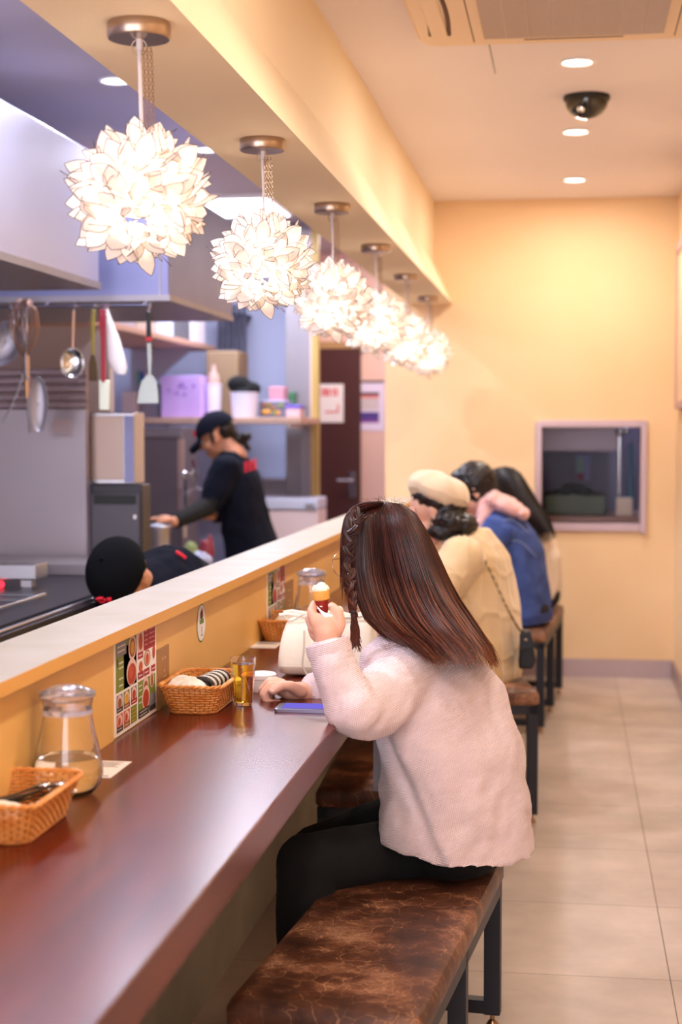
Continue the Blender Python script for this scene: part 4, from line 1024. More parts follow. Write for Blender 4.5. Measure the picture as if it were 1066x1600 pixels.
o, c, r = pot('jar', 334, 26, 600, mat('jar_white', '#dcd8ea', .4), 'white jar with a brown top on the lower kitchen shelf', 'jar')
jr = root('jar', (c.x, c.y, SZ), 'white jar with a brown top between the lilac box and the bucket', 'jar'); 
for k_ in ('label', 'category'):
    del o[k_]
o.name = 'pot_body'; o.parent = jr; o.matrix_parent_inverse = Matrix.Translation(jr.location).inverted()
MB().lathe([(.001, 0), (r * .8, 0), (r * .7, .05), (r * .35, .07), (r * .3, .11), (.001, .11)], c, 20).build('lid', mat('jar_top', '#b09088', .5), jr)
o, c, r = pot('bucket', 382, 44, 613, mat('bucket_white', '#d8d8ee', .45), 'white plastic bucket holding a black cloth on the lower kitchen shelf', 'bucket', Yf=8.85)
b = MB(); b.ell(c + Vector((-.03, 0, .045)), (.07, .06, .05)); b.ell(c + Vector((.04, 0, .02)), (.055, .05, .04)); b.ell(c + Vector((0, 0, .0)), (r * .9, r * .9, .03))
tag(b.build('black_cloth', M_blackc, voxel=.008, sm=3), 'bundled black cloth spilling from the white bucket', 'cloth')
x0, x1, z1 = sh(405, 447, 628, 8.9)
t = root('food_container', ((x0 + x1) / 2, 9.0, SZ), 'clear plastic container of mixed food on the lower kitchen shelf', 'container')
MB().box(x0, x1, 8.9, 9.08, SZ, z1).build('tub', mat('grey_clear', '#8a8cac', .2, trans=.3), t, bevel=.008)
b = MB()
for k in range(10): b.cur = k % 3; b.ell((x0 + .03 + (x1 - x0 - .06) * rn.random(), 8.897, SZ + .02 + .055 * rn.random()), (.018, .008, .014), nu=10, nv=6)
b.build('contents', [mat('food_brown', '#8a5a3a', .6), mat('food_orange', '#d89a3a', .6), mat('food_green', '#7a8c5a', .6)], t)
MB().box(x0 - .004, x1 + .004, 8.895, 9.085, z1, z1 + .008).build('lid', mat('clear_lid', '#c4c8ec', .3), t, bevel=.003)
x0, x1, z2 = sh(420, 444, 604, 8.92); b = MB(); b.box(x0, x1, 8.92, 9.05, z1 + .009, z2); tag(b.build('small_box', mat('rose_box', '#c08a9c', .6), bevel=.006), 'small rose box standing on the clear food container', 'box')
x0, x1, z1 = sh(447, 469, 638, 8.9); t = root('small_tub', ((x0 + x1) / 2, 8.95, SZ), 'small pinkish tub with a violet lid at the right end of the lower kitchen shelf', 'tub')
MB().box(x0, x1, 8.9, 9.05, SZ, z1).build('tub_body', mat('tub_pink', '#d8b4bc', .5), t, bevel=.006); MB().box(x0 - .003, x1 + .004, 8.897, 9.053, z1, z1 + .02).build('lid', mat('violet_lid', '#6a5ac8', .4), t, bevel=.004)
q = P(455, 612, Y=9.2); b = MB().box(q.x - .025, q.x + .025, 9.2, 9.28, SZ, q.z); tag(b.build('green_bottle', mat('dark_green', '#3c6a50', .4), bevel=.01), 'dark green packet behind the small violet lidded tub', 'packet')
shelfbox('paper_sack', 322, 372, 548, mat('kraft', '#8a7258', .8), 'brown kraft paper sack behind the white jar on the lower shelf', 'sack', .3, 9.05, bev=.012)
shelfbox('white_tub', 190, 212, 612, mat('tub_white', '#e0d4dc', .4), 'small white tub at the left end of the lower kitchen shelf', 'tub', .12, 8.78)
shelfbox('clear_box', 214, 247, 600, mat('clear_grey', '#a9a6bc', .25, trans=.3), 'greyish clear plastic box left of the lilac box', 'box', .2, 8.85)
b = MB(); q = P(217, 592, Y=9.0)
for k, m_ in enumerate((0, 1, 2)): b.cur = m_; b.box(q.x - .03 + k * .022, q.x - .01 + k * .022, 9.06, 9.09, SZ, q.z + .05 - .01 * k)
tag(b.build('marker_pens', [mat('pen_green', '#6ab08c', .4), mat('pen_blue', '#4a52c8', .4), mat('pen_white', '#d8d8e8', .4)], smooth=False, bevel=.003), 'green and blue packets standing behind the clear plastic box', 'packets')
# upper shelf running away from the camera
US = -2.12; ya = P(176, 503, X=US).y; yb = min(9.6, P(338, 540, X=US).y); uz = P(176, 503, X=US).z
t = root('wall_shelf', (US - .2, (ya + yb) / 2, uz - .03), 'upper pale shelf running away under the hood, loaded with boxes', 'shelf')
MB().box(US - .45, US, ya - .8, yb, uz - .03, uz).build('board', mat('shelf_tan', '#c49a88', .5, .2), t, smooth=False, bevel=.003)
for yy in (ya, yb - .4):
    b = MB(); b.poly([(US - .42, yy, uz - .03), (US - .05, yy, uz - .03), (US - .42, yy, uz - .33)]); b.poly([(US - .42, yy + .02, uz - .33), (US - .05, yy + .02, uz - .03), (US - .42, yy + .02, uz - .03)])
    b.build('bracket', M_steelb, t, smooth=False, solid=.01)
cols = [('#b4a8b8', 'grey'), ('#c4b0a8', 'beige'), ('#c8d0ec', 'pale blue'), ('#5a5a64', 'dark grey'), ('#d8d4e4', 'white')]
yy = ya + .1
for k, (hx_, nm) in enumerate(cols):
    L_ = (yb - ya - .2) / 5.2; zt_ = uz + (.16, .18, .17, .2, .15)[k]
    b = MB(); b.box(US - .3, US - .02, yy, yy + L_ - .02, uz, zt_)
    tag(b.build('storage_box', mat('box_' + nm.replace(' ', '_'), hx_, .6), smooth=False, bevel=.006), nm + ' box on the upper kitchen shelf under the hood', 'box'); yy += L_
# dark rack
c0 = P(345, 490, Y=9.55); c1 = P(384, 572, Y=9.55)
b = MB()
for k in range(6): x_ = c0.x + (c1.x - c0.x) * k / 5; b.box(x_ - .009, x_ + .009, 9.5, 9.53, c1.z + (.1 if k < 4 else 0), c0.z + .05)
b.box(c0.x, c1.x, 9.5, 9.53, c0.z - .02, c0.z + .0); b.box(c0.x, c1.x, 9.53, KYB, c0.z - .02, c0.z)
tag(b.build('wire_rack', mat('dark_rack', '#3a3a4c', .5, .4), smooth=False, bevel=.002), 'dark upright wire rack on the blue kitchen wall', 'rack')

# prep table + items
TZ = P(300, 872, Y=7.9).z; tx0 = P(205, 860, Y=7.3).x; tx1 = P(352, 860, Y=7.6).x
TY0 = 7.05
t = root('prep_table', ((tx0 + tx1) / 2, 7.3, 0), 'dark steel prep table crowded with bowls and bags before the standing worker', 'table')
MB().box(tx0, tx1, TY0, 7.58, TZ - .04, TZ).build('table_top', M_steeld, t, smooth=False, bevel=.004)
for xx in (tx0 + .02, tx1 - .06):
    for yy in (TY0 + .02, 7.5): MB().box(xx, xx + .04, yy, yy + .04, 0, TZ - .04).build('leg', M_steel, t, smooth=False)
b = MB(); b.box(tx0, tx1, TY0 + .1, 7.5, .2, .22); b.build('under_shelf', M_steel, t, smooth=False)
c = P(246, 852, Y=7.3); c.z = TZ; r = 21 * 7.3 / 2500; hb = P(246, 822, Y=7.3).z - TZ
b = MB().lathe([(.001, .002), (r * .85, .0), (r, hb * .9), (r * 1.15, hb), (r * 1.12, hb + .004), (r * .97, hb * .9), (r * .8, .006), (.001, .006)], c, 32)
tag(b.build('mixing_bowl', M_steel), 'steel mixing bowl under the standing worker’s hand', 'bowl')
b = MB(); b.ell(c + Vector((0, 0, hb - .02)), (r * .95, r * .95, .03)); tag(b.build('food_heap', mat('pale_blue_food', '#a8b4d0', .7), disp=(.01, .02)), 'bluish chopped food filling the steel mixing bowl', 'food', kind='stuff')
def lump(name, px, py, w, h, m_, label, cat, seed, Yp=7.35, dv=.012):
    c = P(px, py, Y=Yp); c.z = TZ + h * .62; b = MB(); rn = random.Random(seed)
    b.ell(c, (w, w * .7, h * .62)); 
    for k in range(4): b.ell(c + Vector((rn.uniform(-.5, .5) * w, rn.uniform(-.3, .3) * w, rn.uniform(0, .6) * h)), (w * .4, w * .35, h * .4))
    return tag(b.build(name, m_, voxel=.006, sm=2, disp=(dv, .03)), label, cat)
lump('plastic_bag', 281, 860, .055, .06, mat('bag_white', '#dcdcec', .4), 'white plastic bag right of the steel mixing bowl', 'bag', 1)
lump('plastic_bag', 315, 866, .055, .055, mat('bag_greyblue', '#b0b4d0', .35), 'grey-blue plastic bag at the right end of the prep table', 'bag', 2)
lump('vegetable_heap', 298, 830, .04, .09, mat('veg_green', '#8c9a62', .7), 'pale green vegetables behind the white plastic bag', 'vegetables', 3, 7.48)
lump('meat_pack', 322, 830, .04, .10, mat('meat_red', '#8a3040', .5), 'dark red pack behind the grey-blue plastic bag', 'meat', 4, 7.5)
# tap on wall
q = P(282, 742, Y=7.98)
q = P(288, 742, Y=8.2); t = root('wall_tap', (q.x, 8.2, q.z), 'chrome tap with a red lever beside the refrigerator', 'tap')
b = MB(); b.tube([(q.x, 8.2, q.z), P(304, 742, Y=8.2)], .014, 10); b.ell((q.x, 8.2, q.z), .022); b.tube([P(303, 754, Y=8.2), P(303, 730, Y=8.2)], .011, 10); b.build('body', M_chrome, t)
b = MB(); b.tube([P(303, 730, Y=8.2), P(301, 718, Y=8.2)], [.008, .006], 8); b.build('lever', mat('dark_red_lever', '#6a1a30', .4), t)
b = MB(); b.tube(catmull([P(294, 772, Y=8.2), P(300, 763, Y=8.2), P(312, 764, Y=8.2), P(316, 775, Y=8.2), P(314, 800, Y=8.2)]), .006, 8); b.tube([P(288, 742, Y=8.2), P(288, 840, Y=8.2)], .012, 8); b.build('spout', M_chrome, t)
# freezer box, steel fixture
a = P(388, 778, Y=8.95); c = P(497, 840, Y=8.95)
t = root('chest_freezer', ((a.x + c.x) / 2, 9.1, 0), 'white chest freezer with a bluish lid next to the brown door', 'freezer')
MB().box(a.x, c.x, 8.95, 9.28, 0, a.z - .07).build('body', mat('freezer_white', '#e8d8e0', .4), t, smooth=False, bevel=.008)
MB().box(a.x - .0, c.x, 8.935, 9.28, a.z - .065, a.z).build('lid', mat('freezer_lid', '#ccd6f4', .35), t, smooth=False, bevel=.01)
q = P(483, 789, Y=8.93); MB().box(q.x - .02, q.x + .03, 8.91, 8.936, q.z - .006, q.z + .006).build('handle', M_steeld, t, smooth=False)
a = P(402, 748, Y=9.5); c = P(460, 776, Y=9.5)
b = MB(); b.box(a.x, c.x, 9.5, 9.53, c.z, c.z + .02); b.box(a.x, c.x, 9.5, 9.53, a.z - .02, a.z); b.box(a.x, a.x + .02, 9.5, 9.53, c.z, a.z); b.box(c.x - .045, c.x, 9.5, 9.6, c.z, a.z); b.box(a.x, c.x, 9.6, KYB, c.z, a.z)
tag(b.build('wall_holder', M_steelb, smooth=False, bevel=.003), 'steel frame holder on the blue wall above the freezer', 'holder')

# ================================================================== PEOPLE
def frame_rot(yaw, pitch=0, roll=0):
    """columns: forward, left, up. yaw measured from +X"""
    return Matrix.Rotation(yaw, 3, 'Z') @ Matrix.Rotation(pitch, 3, 'Y') @ Matrix.Rotation(roll, 3, 'X')
def head_prims(b, c, F, s=1.0):
    L = lambda x, y, z: Vector(c) + F @ Vector((x, y, z)) * s
    def e(x, y, z, a, bb, cc): b.ell(L(x, y, z), (a * s, bb * s, cc * s), rot=F, nu=20, nv=12)
    e(-.012, 0, .022, .092, .074, .088); e(.03, 0, -.04, .056, .054, .064); e(.052, 0, .03, .036, .052, .04)
    e(.055, .03, -.03, .03, .026, .028); e(.055, -.03, -.03, .03, .026, .028); e(.066, 0, -.086, .02, .022, .018)
    b.rc(L(.084, 0, .008), .006 * s, L(.102, 0, -.026), .0105 * s); e(.092, .01, -.03, .01, .008, .007); e(.092, -.01, -.03, .01, .008, .007)
    e(.083, 0, -.056, .011, .024, .0065); e(.081, 0, -.067, .011, .02, .007)
    for sy in (1, -1):
        e(-.002, .076 * sy, -.012, .018, .006, .03); e(-.008, .08 * sy, .002, .012, .008, .016); e(.004, .077 * sy, -.034, .009, .007, .01)
def face_parts(c, F, s, parent, hairm):
    L = lambda x, y, z: Vector(c) + F @ Vector((x, y, z)) * s
    b = MB()
    for sy in (1, -1):
        b.cur = 0; b.ell(L(.074, .03 * sy, .002), (.012 * s, .0135 * s, .008 * s), rot=F, nu=14, nv=8)
        b.cur = 1; b.ell(L(.084, .03 * sy, .001), (.003 * s, .006 * s, .006 * s), rot=F, nu=12, nv=8)
        b.cur = 2; b.tube([L(.083, (.016 + .007 * k) * sy, .02 + .003 * math.sin(k / 4 * PI)) for k in range(5)], .0022 * s, 6); b.tube([L(.0835 - .0015 * k, (.018 + .006 * k) * sy, .0105) for k in range(5)], .0012 * s, 5)
    b.build('eyes', [mat('eye_white', '#efe8e2', .2), mat('iris_dark', '#2a1a14', .2), hairm], parent)
    b = MB(); b.ell(L(.0925, 0, -.0565), (.004 * s, .02 * s, .004 * s), rot=F, nu=14, nv=8); b.ell(L(.0905, 0, -.066), (.004 * s, .017 * s, .005 * s), rot=F, nu=14, nv=8)
    b.build('lips', mat('lips', '#b8605c', .4), parent)
def ring_torso(rings, yawf, n=28):
    """rings: (px, py, Y, lateral, forward, tilt) tilt = dz per metre of x"""
    out = []; F = Vector((math.cos(yawf), math.sin(yawf), 0)); Lt = Vector((-math.sin(yawf), math.cos(yawf), 0))
    for (px, py, Y, a, bf, tl) in rings:
        c = P(px, py, Y=Y); rr = []
        for k in range(n):
            an = 2 * PI * k / n; ca, sa = math.cos(an), math.sin(an); ex = .82
            v = Lt * (a * math.copysign(abs(ca) ** ex, ca)) + F * (bf * math.copysign(abs(sa) ** ex, sa)); v.z = -tl * v.x; rr.append(c + v)
        out.append(rr)
    return out
def PP(t): return P(t[0], t[1], Y=t[2])
def chainp(b, pts, rr): b.chain([PP(p) for p in pts], rr); return b
def shoe(ank, yaw, parent, m_):
    F = frame_rot(yaw); c = Vector((ank.x, ank.y, 0)); b = MB()
    b.ell(c + F @ Vector((.05, 0, .035)), (.125, .045, .034), rot=F); b.ell(c + F @ Vector((-.015, 0, .055)), (.05, .04, .05), rot=F)
    b.box(c.x - .07, c.x + .17, c.y - .04, c.y + .04, .0, .018, rot=F, piv=c)
    b.build('shoe', m_, parent, voxel=.006, sm=3)

def hairmat(name, c1, c2, rough=.38, zlo=None, zhi=None, tip=None):
    m = mat(name, c1, rough, spec=.45); nt = m.node_tree; bb = nt.nodes['Principled BSDF']
    tc = nt.nodes.new('ShaderNodeTexCoord'); mp = nt.nodes.new('ShaderNodeMapping'); mp.inputs['Scale'].default_value = (40, 40, 4); nt.links.new(tc.outputs['Object'], mp.inputs[0])
    n = nt.nodes.new('ShaderNodeTexNoise'); n.inputs['Scale'].default_value = 3; n.inputs['Detail'].default_value = 3; nt.links.new(mp.outputs[0], n.inputs[0])
    cr = nt.nodes.new('ShaderNodeValToRGB'); cr.color_ramp.elements[0].position = .35; cr.color_ramp.elements[1].position = .68; cr.color_ramp.elements[0].color = lin(c1); cr.color_ramp.elements[1].color = lin(c2)
    nt.links.new(n.outputs['Fac'], cr.inputs[0])
    if tip:   # dyed ends: colour of the hair itself along its length
        sx = nt.nodes.new('ShaderNodeSeparateXYZ'); nt.links.new(tc.outputs['Object'], sx.inputs[0])
        mr = nt.nodes.new('ShaderNodeMapRange'); mr.inputs[1].default_value = zhi; mr.inputs[2].default_value = zlo; nt.links.new(sx.outputs['Z'], mr.inputs[0])
        mx = nt.nodes.new('ShaderNodeMix'); mx.data_type = 'RGBA'; mx.inputs[7].default_value = lin(tip); nt.links.new(mr.outputs[0], mx.inputs[0]); nt.links.new(cr.outputs[0], mx.inputs[6]); nt.links.new(mx.outputs[2], bb.inputs['Base Color'])
    else: nt.links.new(cr.outputs[0], bb.inputs['Base Color'])
    return m
def hair_sheet(b, Lt, Rt, Yt, n, phr, rad, seed, ends=(.9, 1.03), inset=.0, jit=.004, seg=16, nm=3, wav=.004):
    rn = random.Random(seed)
    def pos(ph, t, k=1.0):
        l = interp(Lt, t); r = interp(Rt, t); yc, bb = interp(Yt, t); u = .5 - .5 * math.cos(ph)
        px = l[0] + (r[0] - l[0]) * u; py = l[1] + (r[1] - l[1]) * u
        return P(px, py, Y=yc - bb * k * math.sin(ph))
    for i in range(n):
        ph = rn.uniform(*phr); te = rn.uniform(*ends); t0 = rn.uniform(0, .06); dph = rn.gauss(0, .05); off = rn.uniform(.93, 1.05); a0 = rn.uniform(0, 6.28); fr = rn.uniform(3, 7)
        js = Vector((rn.gauss(0, jit), rn.gauss(0, jit), rn.gauss(0, jit))); pts = []; rr = []; rs = rn.uniform(.7, 1.3) * rad
        clump = math.sin(ph * 23 + seed) * .035 
        for k in range(seg + 1):
            t = t0 + (te - t0) * k / seg
            p = pos(ph + (dph + clump) * t * 1.4, min(t, 1.0), off) + js * t + Vector((math.sin(a0 + fr * t), math.cos(a0 + fr * t), 0)) * wav * t
            if t > 1: p = p + (p - pts[-1]) * .5 if pts else p
            pts.append(p); rr.append(rs * (1 if k < seg - 4 else max(.18, (seg - k) / 5)))
        b.cur = rn.choice((0, 0, 1, 1, 2)) if nm == 3 else 0; b.tube(pts, rr, 4, flat=.7)
def hair_shell(b, Lt, Rt, Yt, t1, shrink=.93, nT=14, nP=28, front=1.0):
    rings = []
    for i in range(nT + 1):
        t = t1 * (i / nT) ** 1.3; l = interp(Lt, t); r = interp(Rt, t); yc, bb = interp(Yt, t); cx, cy = (l[0] + r[0]) / 2, (l[1] + r[1]) / 2; ring = []
        for k in range(nP):
            ph = 2 * PI * k / nP; u = .5 - .5 * math.cos(ph) ; px = l[0] + (r[0] - l[0]) * u; py = l[1] + (r[1] - l[1]) * u
            px = cx + (px - cx) * shrink; py = cy + (py - cy) * shrink; ring.append(P(px, py, Y=yc - bb * shrink * math.sin(ph)))
        rings.append(ring)
    b.loft(rings)

# ------------------------------------------------------------ woman in pink knit (nearest)
YG = 3.40
g = root('person', (P(712, 1338, Y=YG).x, YG, .377), 'woman in pale pink knit cardigan eating an ice cream at the counter', 'person')
FB = math.atan2(.5, -.87)      # body facing (toward the counter, turned slightly away)
FH = frame_rot(math.atan2(.62, -.78), R(10), 0)
hc = P(606, 868, Y=3.41)
M_hairA = hairmat('brown_hair', '#35130d', '#57271a', .36, -.0, .0)
M_hairs = [hairmat('hair_dark_brown', '#1e0a08', '#34120d', .4, .0, .22, '#4c2215'), hairmat('hair_mid_brown', '#280d09', '#421a11', .4, .0, .22, '#743c20'), hairmat('hair_auburn', '#35130b', '#50200f', .42, .0, .24, '#9c5830')]
b = MB(); head_prims(b, hc, FH, .98)
nk = P(648, 985, Y=3.42)
b.rc(hc + FH @ Vector((-.02, 0, -.05)), .052, nk, .055); b.rc(nk, .056, P(672, 1085, Y=3.40), .085)
b.rc(P(672, 1085, Y=3.40), .085, P(705, 1240, Y=3.40), .095); b.rc(P(705, 1240, Y=3.4), .095, P(712, 1290, Y=3.42), .09)
sL = (648, 1062, 3.32); eL = (549, 1112, 3.08); wL = (512, 1015, 3.085)
sR = (686, 1062, 3.52); eR = (600, 1085, 3.56); wR = (482, 1082, 3.365)
chainp(b, [sL, eL, wL], [.036, .034, .025]); chainp(b, [sR, eR, wR], [.036, .034, .025])
# legs inside trousers, one continuous figure
hipL, knL, anL = (690, 1308, 3.38), (478, 1352, 3.2), (470, 1660, 3.18)
hipR, knR, anR = (715, 1290, 3.50), (496, 1334, 3.46), (480, 1570, 3.45)
chainp(b, [(690, 1316, 3.39), (596, 1334, 3.345), knL, anL], [.055, .053, .048, .035]); chainp(b, [(715, 1288, 3.50), (610, 1302, 3.485), knR, anR], [.06, .056, .048, .035])
# left hand round the cone
b.ell(PP((511, 985, 3.08)), (.024, .018, .036), rot=Matrix.Rotation(R(-8), 3, 'Y')); b.rc(PP(wL), .024, PP((510, 990, 3.08)), .024); b.ell(PP((497, 975, 3.082)), (.014, .014, .022)); b.ell(PP((522, 978, 3.085)), (.013, .014, .024))
chainp(b, [(492, 972, 3.078), (487, 955, 3.088), (492, 944, 3.108), (506, 943, 3.118)], [.0105, .0098, .009, .008])
chainp(b, [(490, 982, 3.086), (484, 968, 3.098), (491, 958, 3.118), (506, 957, 3.124)], [.0105, .0098, .009, .008])
chainp(b, [(492, 993, 3.094), (487, 982, 3.108), (495, 972, 3.126), (508, 971, 3.128)], [.010, .0092, .0085, .0075])
chainp(b, [(497, 1001, 3.1), (494, 993, 3.118), (502, 985, 3.13), (512, 984, 3.128)], [.0088, .0082, .0075, .0068])
chainp(b, [(522, 995, 3.09), (532, 975, 3.083), (529, 957, 3.083), (519, 947, 3.088)], [.013, .0115, .0098, .0085])
# right hand resting on the counter
b.ell(PP((456, 1079, 3.347)), (.037, .027, .0185)); b.rc(PP(wR), .024, PP((462, 1082, 3.35)), .023); b.ell(PP((441, 1075, 3.337)), (.019, .026, .014))
chainp(b, [(441, 1074, 3.318), (423, 1071, 3.302), (412, 1085, 3.297), (419, 1098, 3.300), (436, 1099, 3.308)], [.0108, .0102, .0095, .0088, .008])
chainp(b, [(437, 1070, 3.334), (420, 1067, 3.325), (410, 1078, 3.322), (415, 1091, 3.325), (424, 1097, 3.33)], [.0108, .0102, .0095, .0088, .008])
chainp(b, [(438, 1067, 3.352), (423, 1064, 3.345), (413, 1074, 3.343), (416, 1087, 3.345), (424, 1094, 3.35)], [.0102, .0095, .0088, .0082, .0075])
chainp(b, [(442, 1067, 3.370), (430, 1063, 3.368), (422, 1073, 3.366), (425, 1084, 3.366)], [.0092, .0086, .008, .0072])
chainp(b, [(470, 1080, 3.332), (454, 1072, 3.308), (440, 1071, 3.292), (427, 1080, 3.284)], [.0145, .0118, .0098, .0085])
b.build('body', M_skin, g, voxel=.0032, sm=3)
for p_ in ((517, 946, 3.081), (425, 1080, 3.2762), (437, 1099, 3.2995)): MB().ell(PP(p_), (.0058, .0022, .0045), nu=12, nv=8).build('fingernail', mat('nail', '#f0c4bc', .25), g)
face_parts(hc, FH, .98, g, M_hairs[0])
# trousers
b = MB(); b.ell(P(712, 1306, Y=3.43), (.12, .165, .09))
chainp(b, [(690, 1316, 3.39), (596, 1332, 3.345), (478, 1350, 3.2), (472, 1640, 3.18)], [.072, .067, .063, .05]); chainp(b, [(715, 1285, 3.50), (610, 1300, 3.485), (494, 1333, 3.46), (480, 1560, 3.45)], [.098, .08, .062, .05])
b.build('trousers', M_blackc, g, voxel=.006, sm=4, disp=(.006, .07))
for a_ in ((472, 1660, 3.18), (480, 1580, 3.45)): shoe(PP(a_), R(175), g, mat('black_shoe', '#121216', .4))
# cardigan
M_knit = knit('pink_knit', '#fbe6ea', 95, col2='#ecd0d6', strength=.65, dist=.003)
rg = [(646, 988, 3.42, .055, .055, 0), (660, 1004, 3.41, .105, .078, .25), (668, 1030, 3.405, .165, .105, .2), (674, 1062, 3.40, .190, .120, .12), (684, 1100, 3.40, .192, .122, .1),
      (701, 1150, 3.40, .190, .124, .1), (710, 1200, 3.40, .190, .124, .12), (714, 1250, 3.405, .196, .128, .14), (712, 1290, 3.41, .204, .134, .16), (714, 1318, 3.41, .208, .138, .17), (714, 1320, 3.41, .17, .1, .17)]
rgf = []
for i in range(len(rg) - 1):
    for j in range(4): rgf.append(tuple(rg[i][k] + (rg[i + 1][k] - rg[i][k]) * j / 4 for k in range(6)))
rgf.append(rg[-1]); tr = ring_torso(rgf, FB, 110)
for row, spec in zip(tr, rgf):      # the back panel overlaps the front one along a slanting side edge
    if 1120 < spec[1] < 1319.5:
        xe = P(596 + (spec[1] - 1120) * .52, spec[1], Y=3.24).x; c_ = P(spec[0], spec[1], Y=spec[2])
        for p in row:
            if p.y < c_.y:
                w_ = min(1, max(0, (p.x - xe) / .006)); d_ = (p - c_); d_.z = 0
                p += d_.normalized() * (.013 * w_ - .004) * min(1, (spec[1] - 1120) / 40)
b = MB(); b.loft(tr)
chainp(b, [(640, 1058, 3.29), (592, 1088, 3.17), (556, 1104, 3.09)], [.068, .058, .055])
chainp(b, [(700, 1235, 3.38), (640, 1236, 3.335)], [.1, .066])
chainp(b, [(600, 1100, 3.17), (575, 1118, 3.12), (552, 1113, 3.085)], [.058, .054, .05])
chainp(b, [(551, 1106, 3.075), (528, 1055, 3.08), (515, 1022, 3.085)], [.056, .046, .0415])
chainp(b, [(695, 1050, 3.56), (600, 1086, 3.56), (540, 1083, 3.45), (498, 1081, 3.385)], [.07, .058, .046, .041])
cg = b.build('cardigan', M_knit, g, voxel=.005, sm=5, disp=(.018, .085))
tx = bpy.data.textures.new('fine_folds', 'CLOUDS'); tx.noise_scale = .032; md = cg.modifiers.new('fine_folds', 'DISPLACE'); md.texture = tx; md.strength = .006; md.texture_coords = 'GLOBAL'
# folded cuffs
def cuff(pa, pb, r, parent, w=.022):
    a, c = PP(pa), PP(pb); d = (c - a).normalized(); b = MB(); u = d.orthogonal().normalized(); v = d.cross(u)
    rings = []
    for (s_, rr) in ((0, r + .001), (.4, r + .003), (1.0, r + .0015), (1.05, r - .002), (1.0, r - .004), (.2, r - .004)):
        rings.append([a + d * w * s_ + (u * math.cos(2 * PI * k / 32) + v * math.sin(2 * PI * k / 32)) * rr for k in range(32)])
    b.loft(rings, True, False); return b.build('cuff', M_knit, parent)
cuff((517, 1024, 3.085), (512, 1006, 3.086), .0425, g, .028)
cuff((500, 1081, 3.39), (484, 1081, 3.372), .040, g, .022)
# vent at the cardigan's near side: overlapping front edge
# hair
Lt = [(0, 600, 786), (.04, 580, 787), (.10, 560, 800), (.18, 553, 822), (.3, 551, 860), (.42, 553, 895), (.55, 559, 930), (.68, 574, 965), (.8, 600, 990), (.9, 622, 1003), (1, 652, 1030)]
Rt = [(0, 603, 785), (.04, 628, 788), (.10, 650, 804), (.18, 666, 830), (.3, 683, 868), (.42, 698, 905), (.55, 716, 940), (.68, 736, 970), (.8, 753, 995), (.9, 766, 1014), (1, 774, 1036)]
Yt = [(0, 3.40, .01), (.04, 3.40, .055), (.10, 3.40, .085), (.18, 3.40, .105), (.3, 3.40, .115), (.45, 3.40, .125), (.6, 3.40, .155), (.8, 3.39, .195), (1, 3.38, .205)]
b = MB(); hair_shell(b, Lt, Rt, Yt, .84, .92)
hair_sheet(b, Lt, Rt, Yt, 1700, (-.55, PI + .5), .0016, 3, ends=(.86, 1.06), seg=18)
hair_sheet(b, Lt, Rt, Yt, 260, (PI + .5, 2 * PI - 1.9), .0021, 8, ends=(.7, .95), seg=14)
# parted strands over the forehead side and loose wisps
rn = random.Random(21)
for k in range(70):
    s_ = rn.random(); p0 = (600 - 8 * s_, 784 + rn.uniform(0, 4), 3.36 + rn.uniform(-.04, .03)); p1 = (560 - 6 * s_ + rn.uniform(-4, 4), 796 + rn.uniform(-6, 6), 3.33); p2 = (540 + rn.uniform(-5, 8), 830 + rn.uniform(-8, 8), 3.32); p3 = (535 + rn.uniform(-4, 10), 900 + rn.uniform(-20, 40), 3.33)
    b.cur = rn.choice((0, 1, 2)); b.tube(catmull([PP(p0), PP(p1), PP(p2), PP(p3)], 5), [.0018] * 12 + [.0014, .001, .0008, .0005], 4)
for k in range(46):   # flyaways
    ph = rn.uniform(.2, PI - .2); c_ = P(606 + 70 * math.cos(ph), 860, Y=3.4); a = rn.uniform(.02, .1); x_ = 606 + rn.uniform(-60, 50)
    y_ = 786 + abs(x_ - 600) ** 1.6 * .035; p = PP((x_, y_, 3.36)); d = Vector((rn.uniform(-.03, .02), rn.uniform(-.01, .01), rn.uniform(.004, .018)))
    b.cur = 2; b.tube(catmull([p, p + d * .5 + Vector((0, 0, .003)), p + d], 3), .00035, 3)
b.build('hair', M_hairs, g)
# braid
b = MB(); path = catmull([PP((562, 806, 3.30)), PP((548, 832, 3.28)), PP((546, 870, 3.27)), PP((547, 905, 3.265)), PP((550, 935, 3.265)), PP((553, 955, 3.265))], 10); N = len(path); K = 17
for k in range(K):
    f_ = k / (K - 1); i = min(N - 2, int(f_ * (N - 1))); p = path[i]; d = (path[i + 1] - path[i]).normalized(); sd = 1 if k % 2 else -1
    rW = .0115 * (1 - .42 * f_) + (.001 if k > 2 else 0); x_ = Vector((1, 0, 0)); x_ = (x_ - d * x_.dot(d)).normalized(); y_ = d.cross(x_)
    a = p + x_ * rW * .95 * sd - d * .012; c_ = p - x_ * rW * .75 * sd + d * .012; mid = p + x_ * rW * .35 * sd - y_ * .004 * (1 if True else 0)
    for s_ in range(11):
        o_ = Vector((rn.gauss(0, 1), rn.gauss(0, 1), rn.gauss(0, 1))) * rW * .26
        b.cur = rn.choice((0, 0, 1)); b.tube(catmull([a + o_, mid + o_ + Vector((0, -.004, 0)), c_ + o_ * .7], 4), [.0012, .0024, .0030, .0034, .0034, .0030, .0026, .002, .0012], 5)
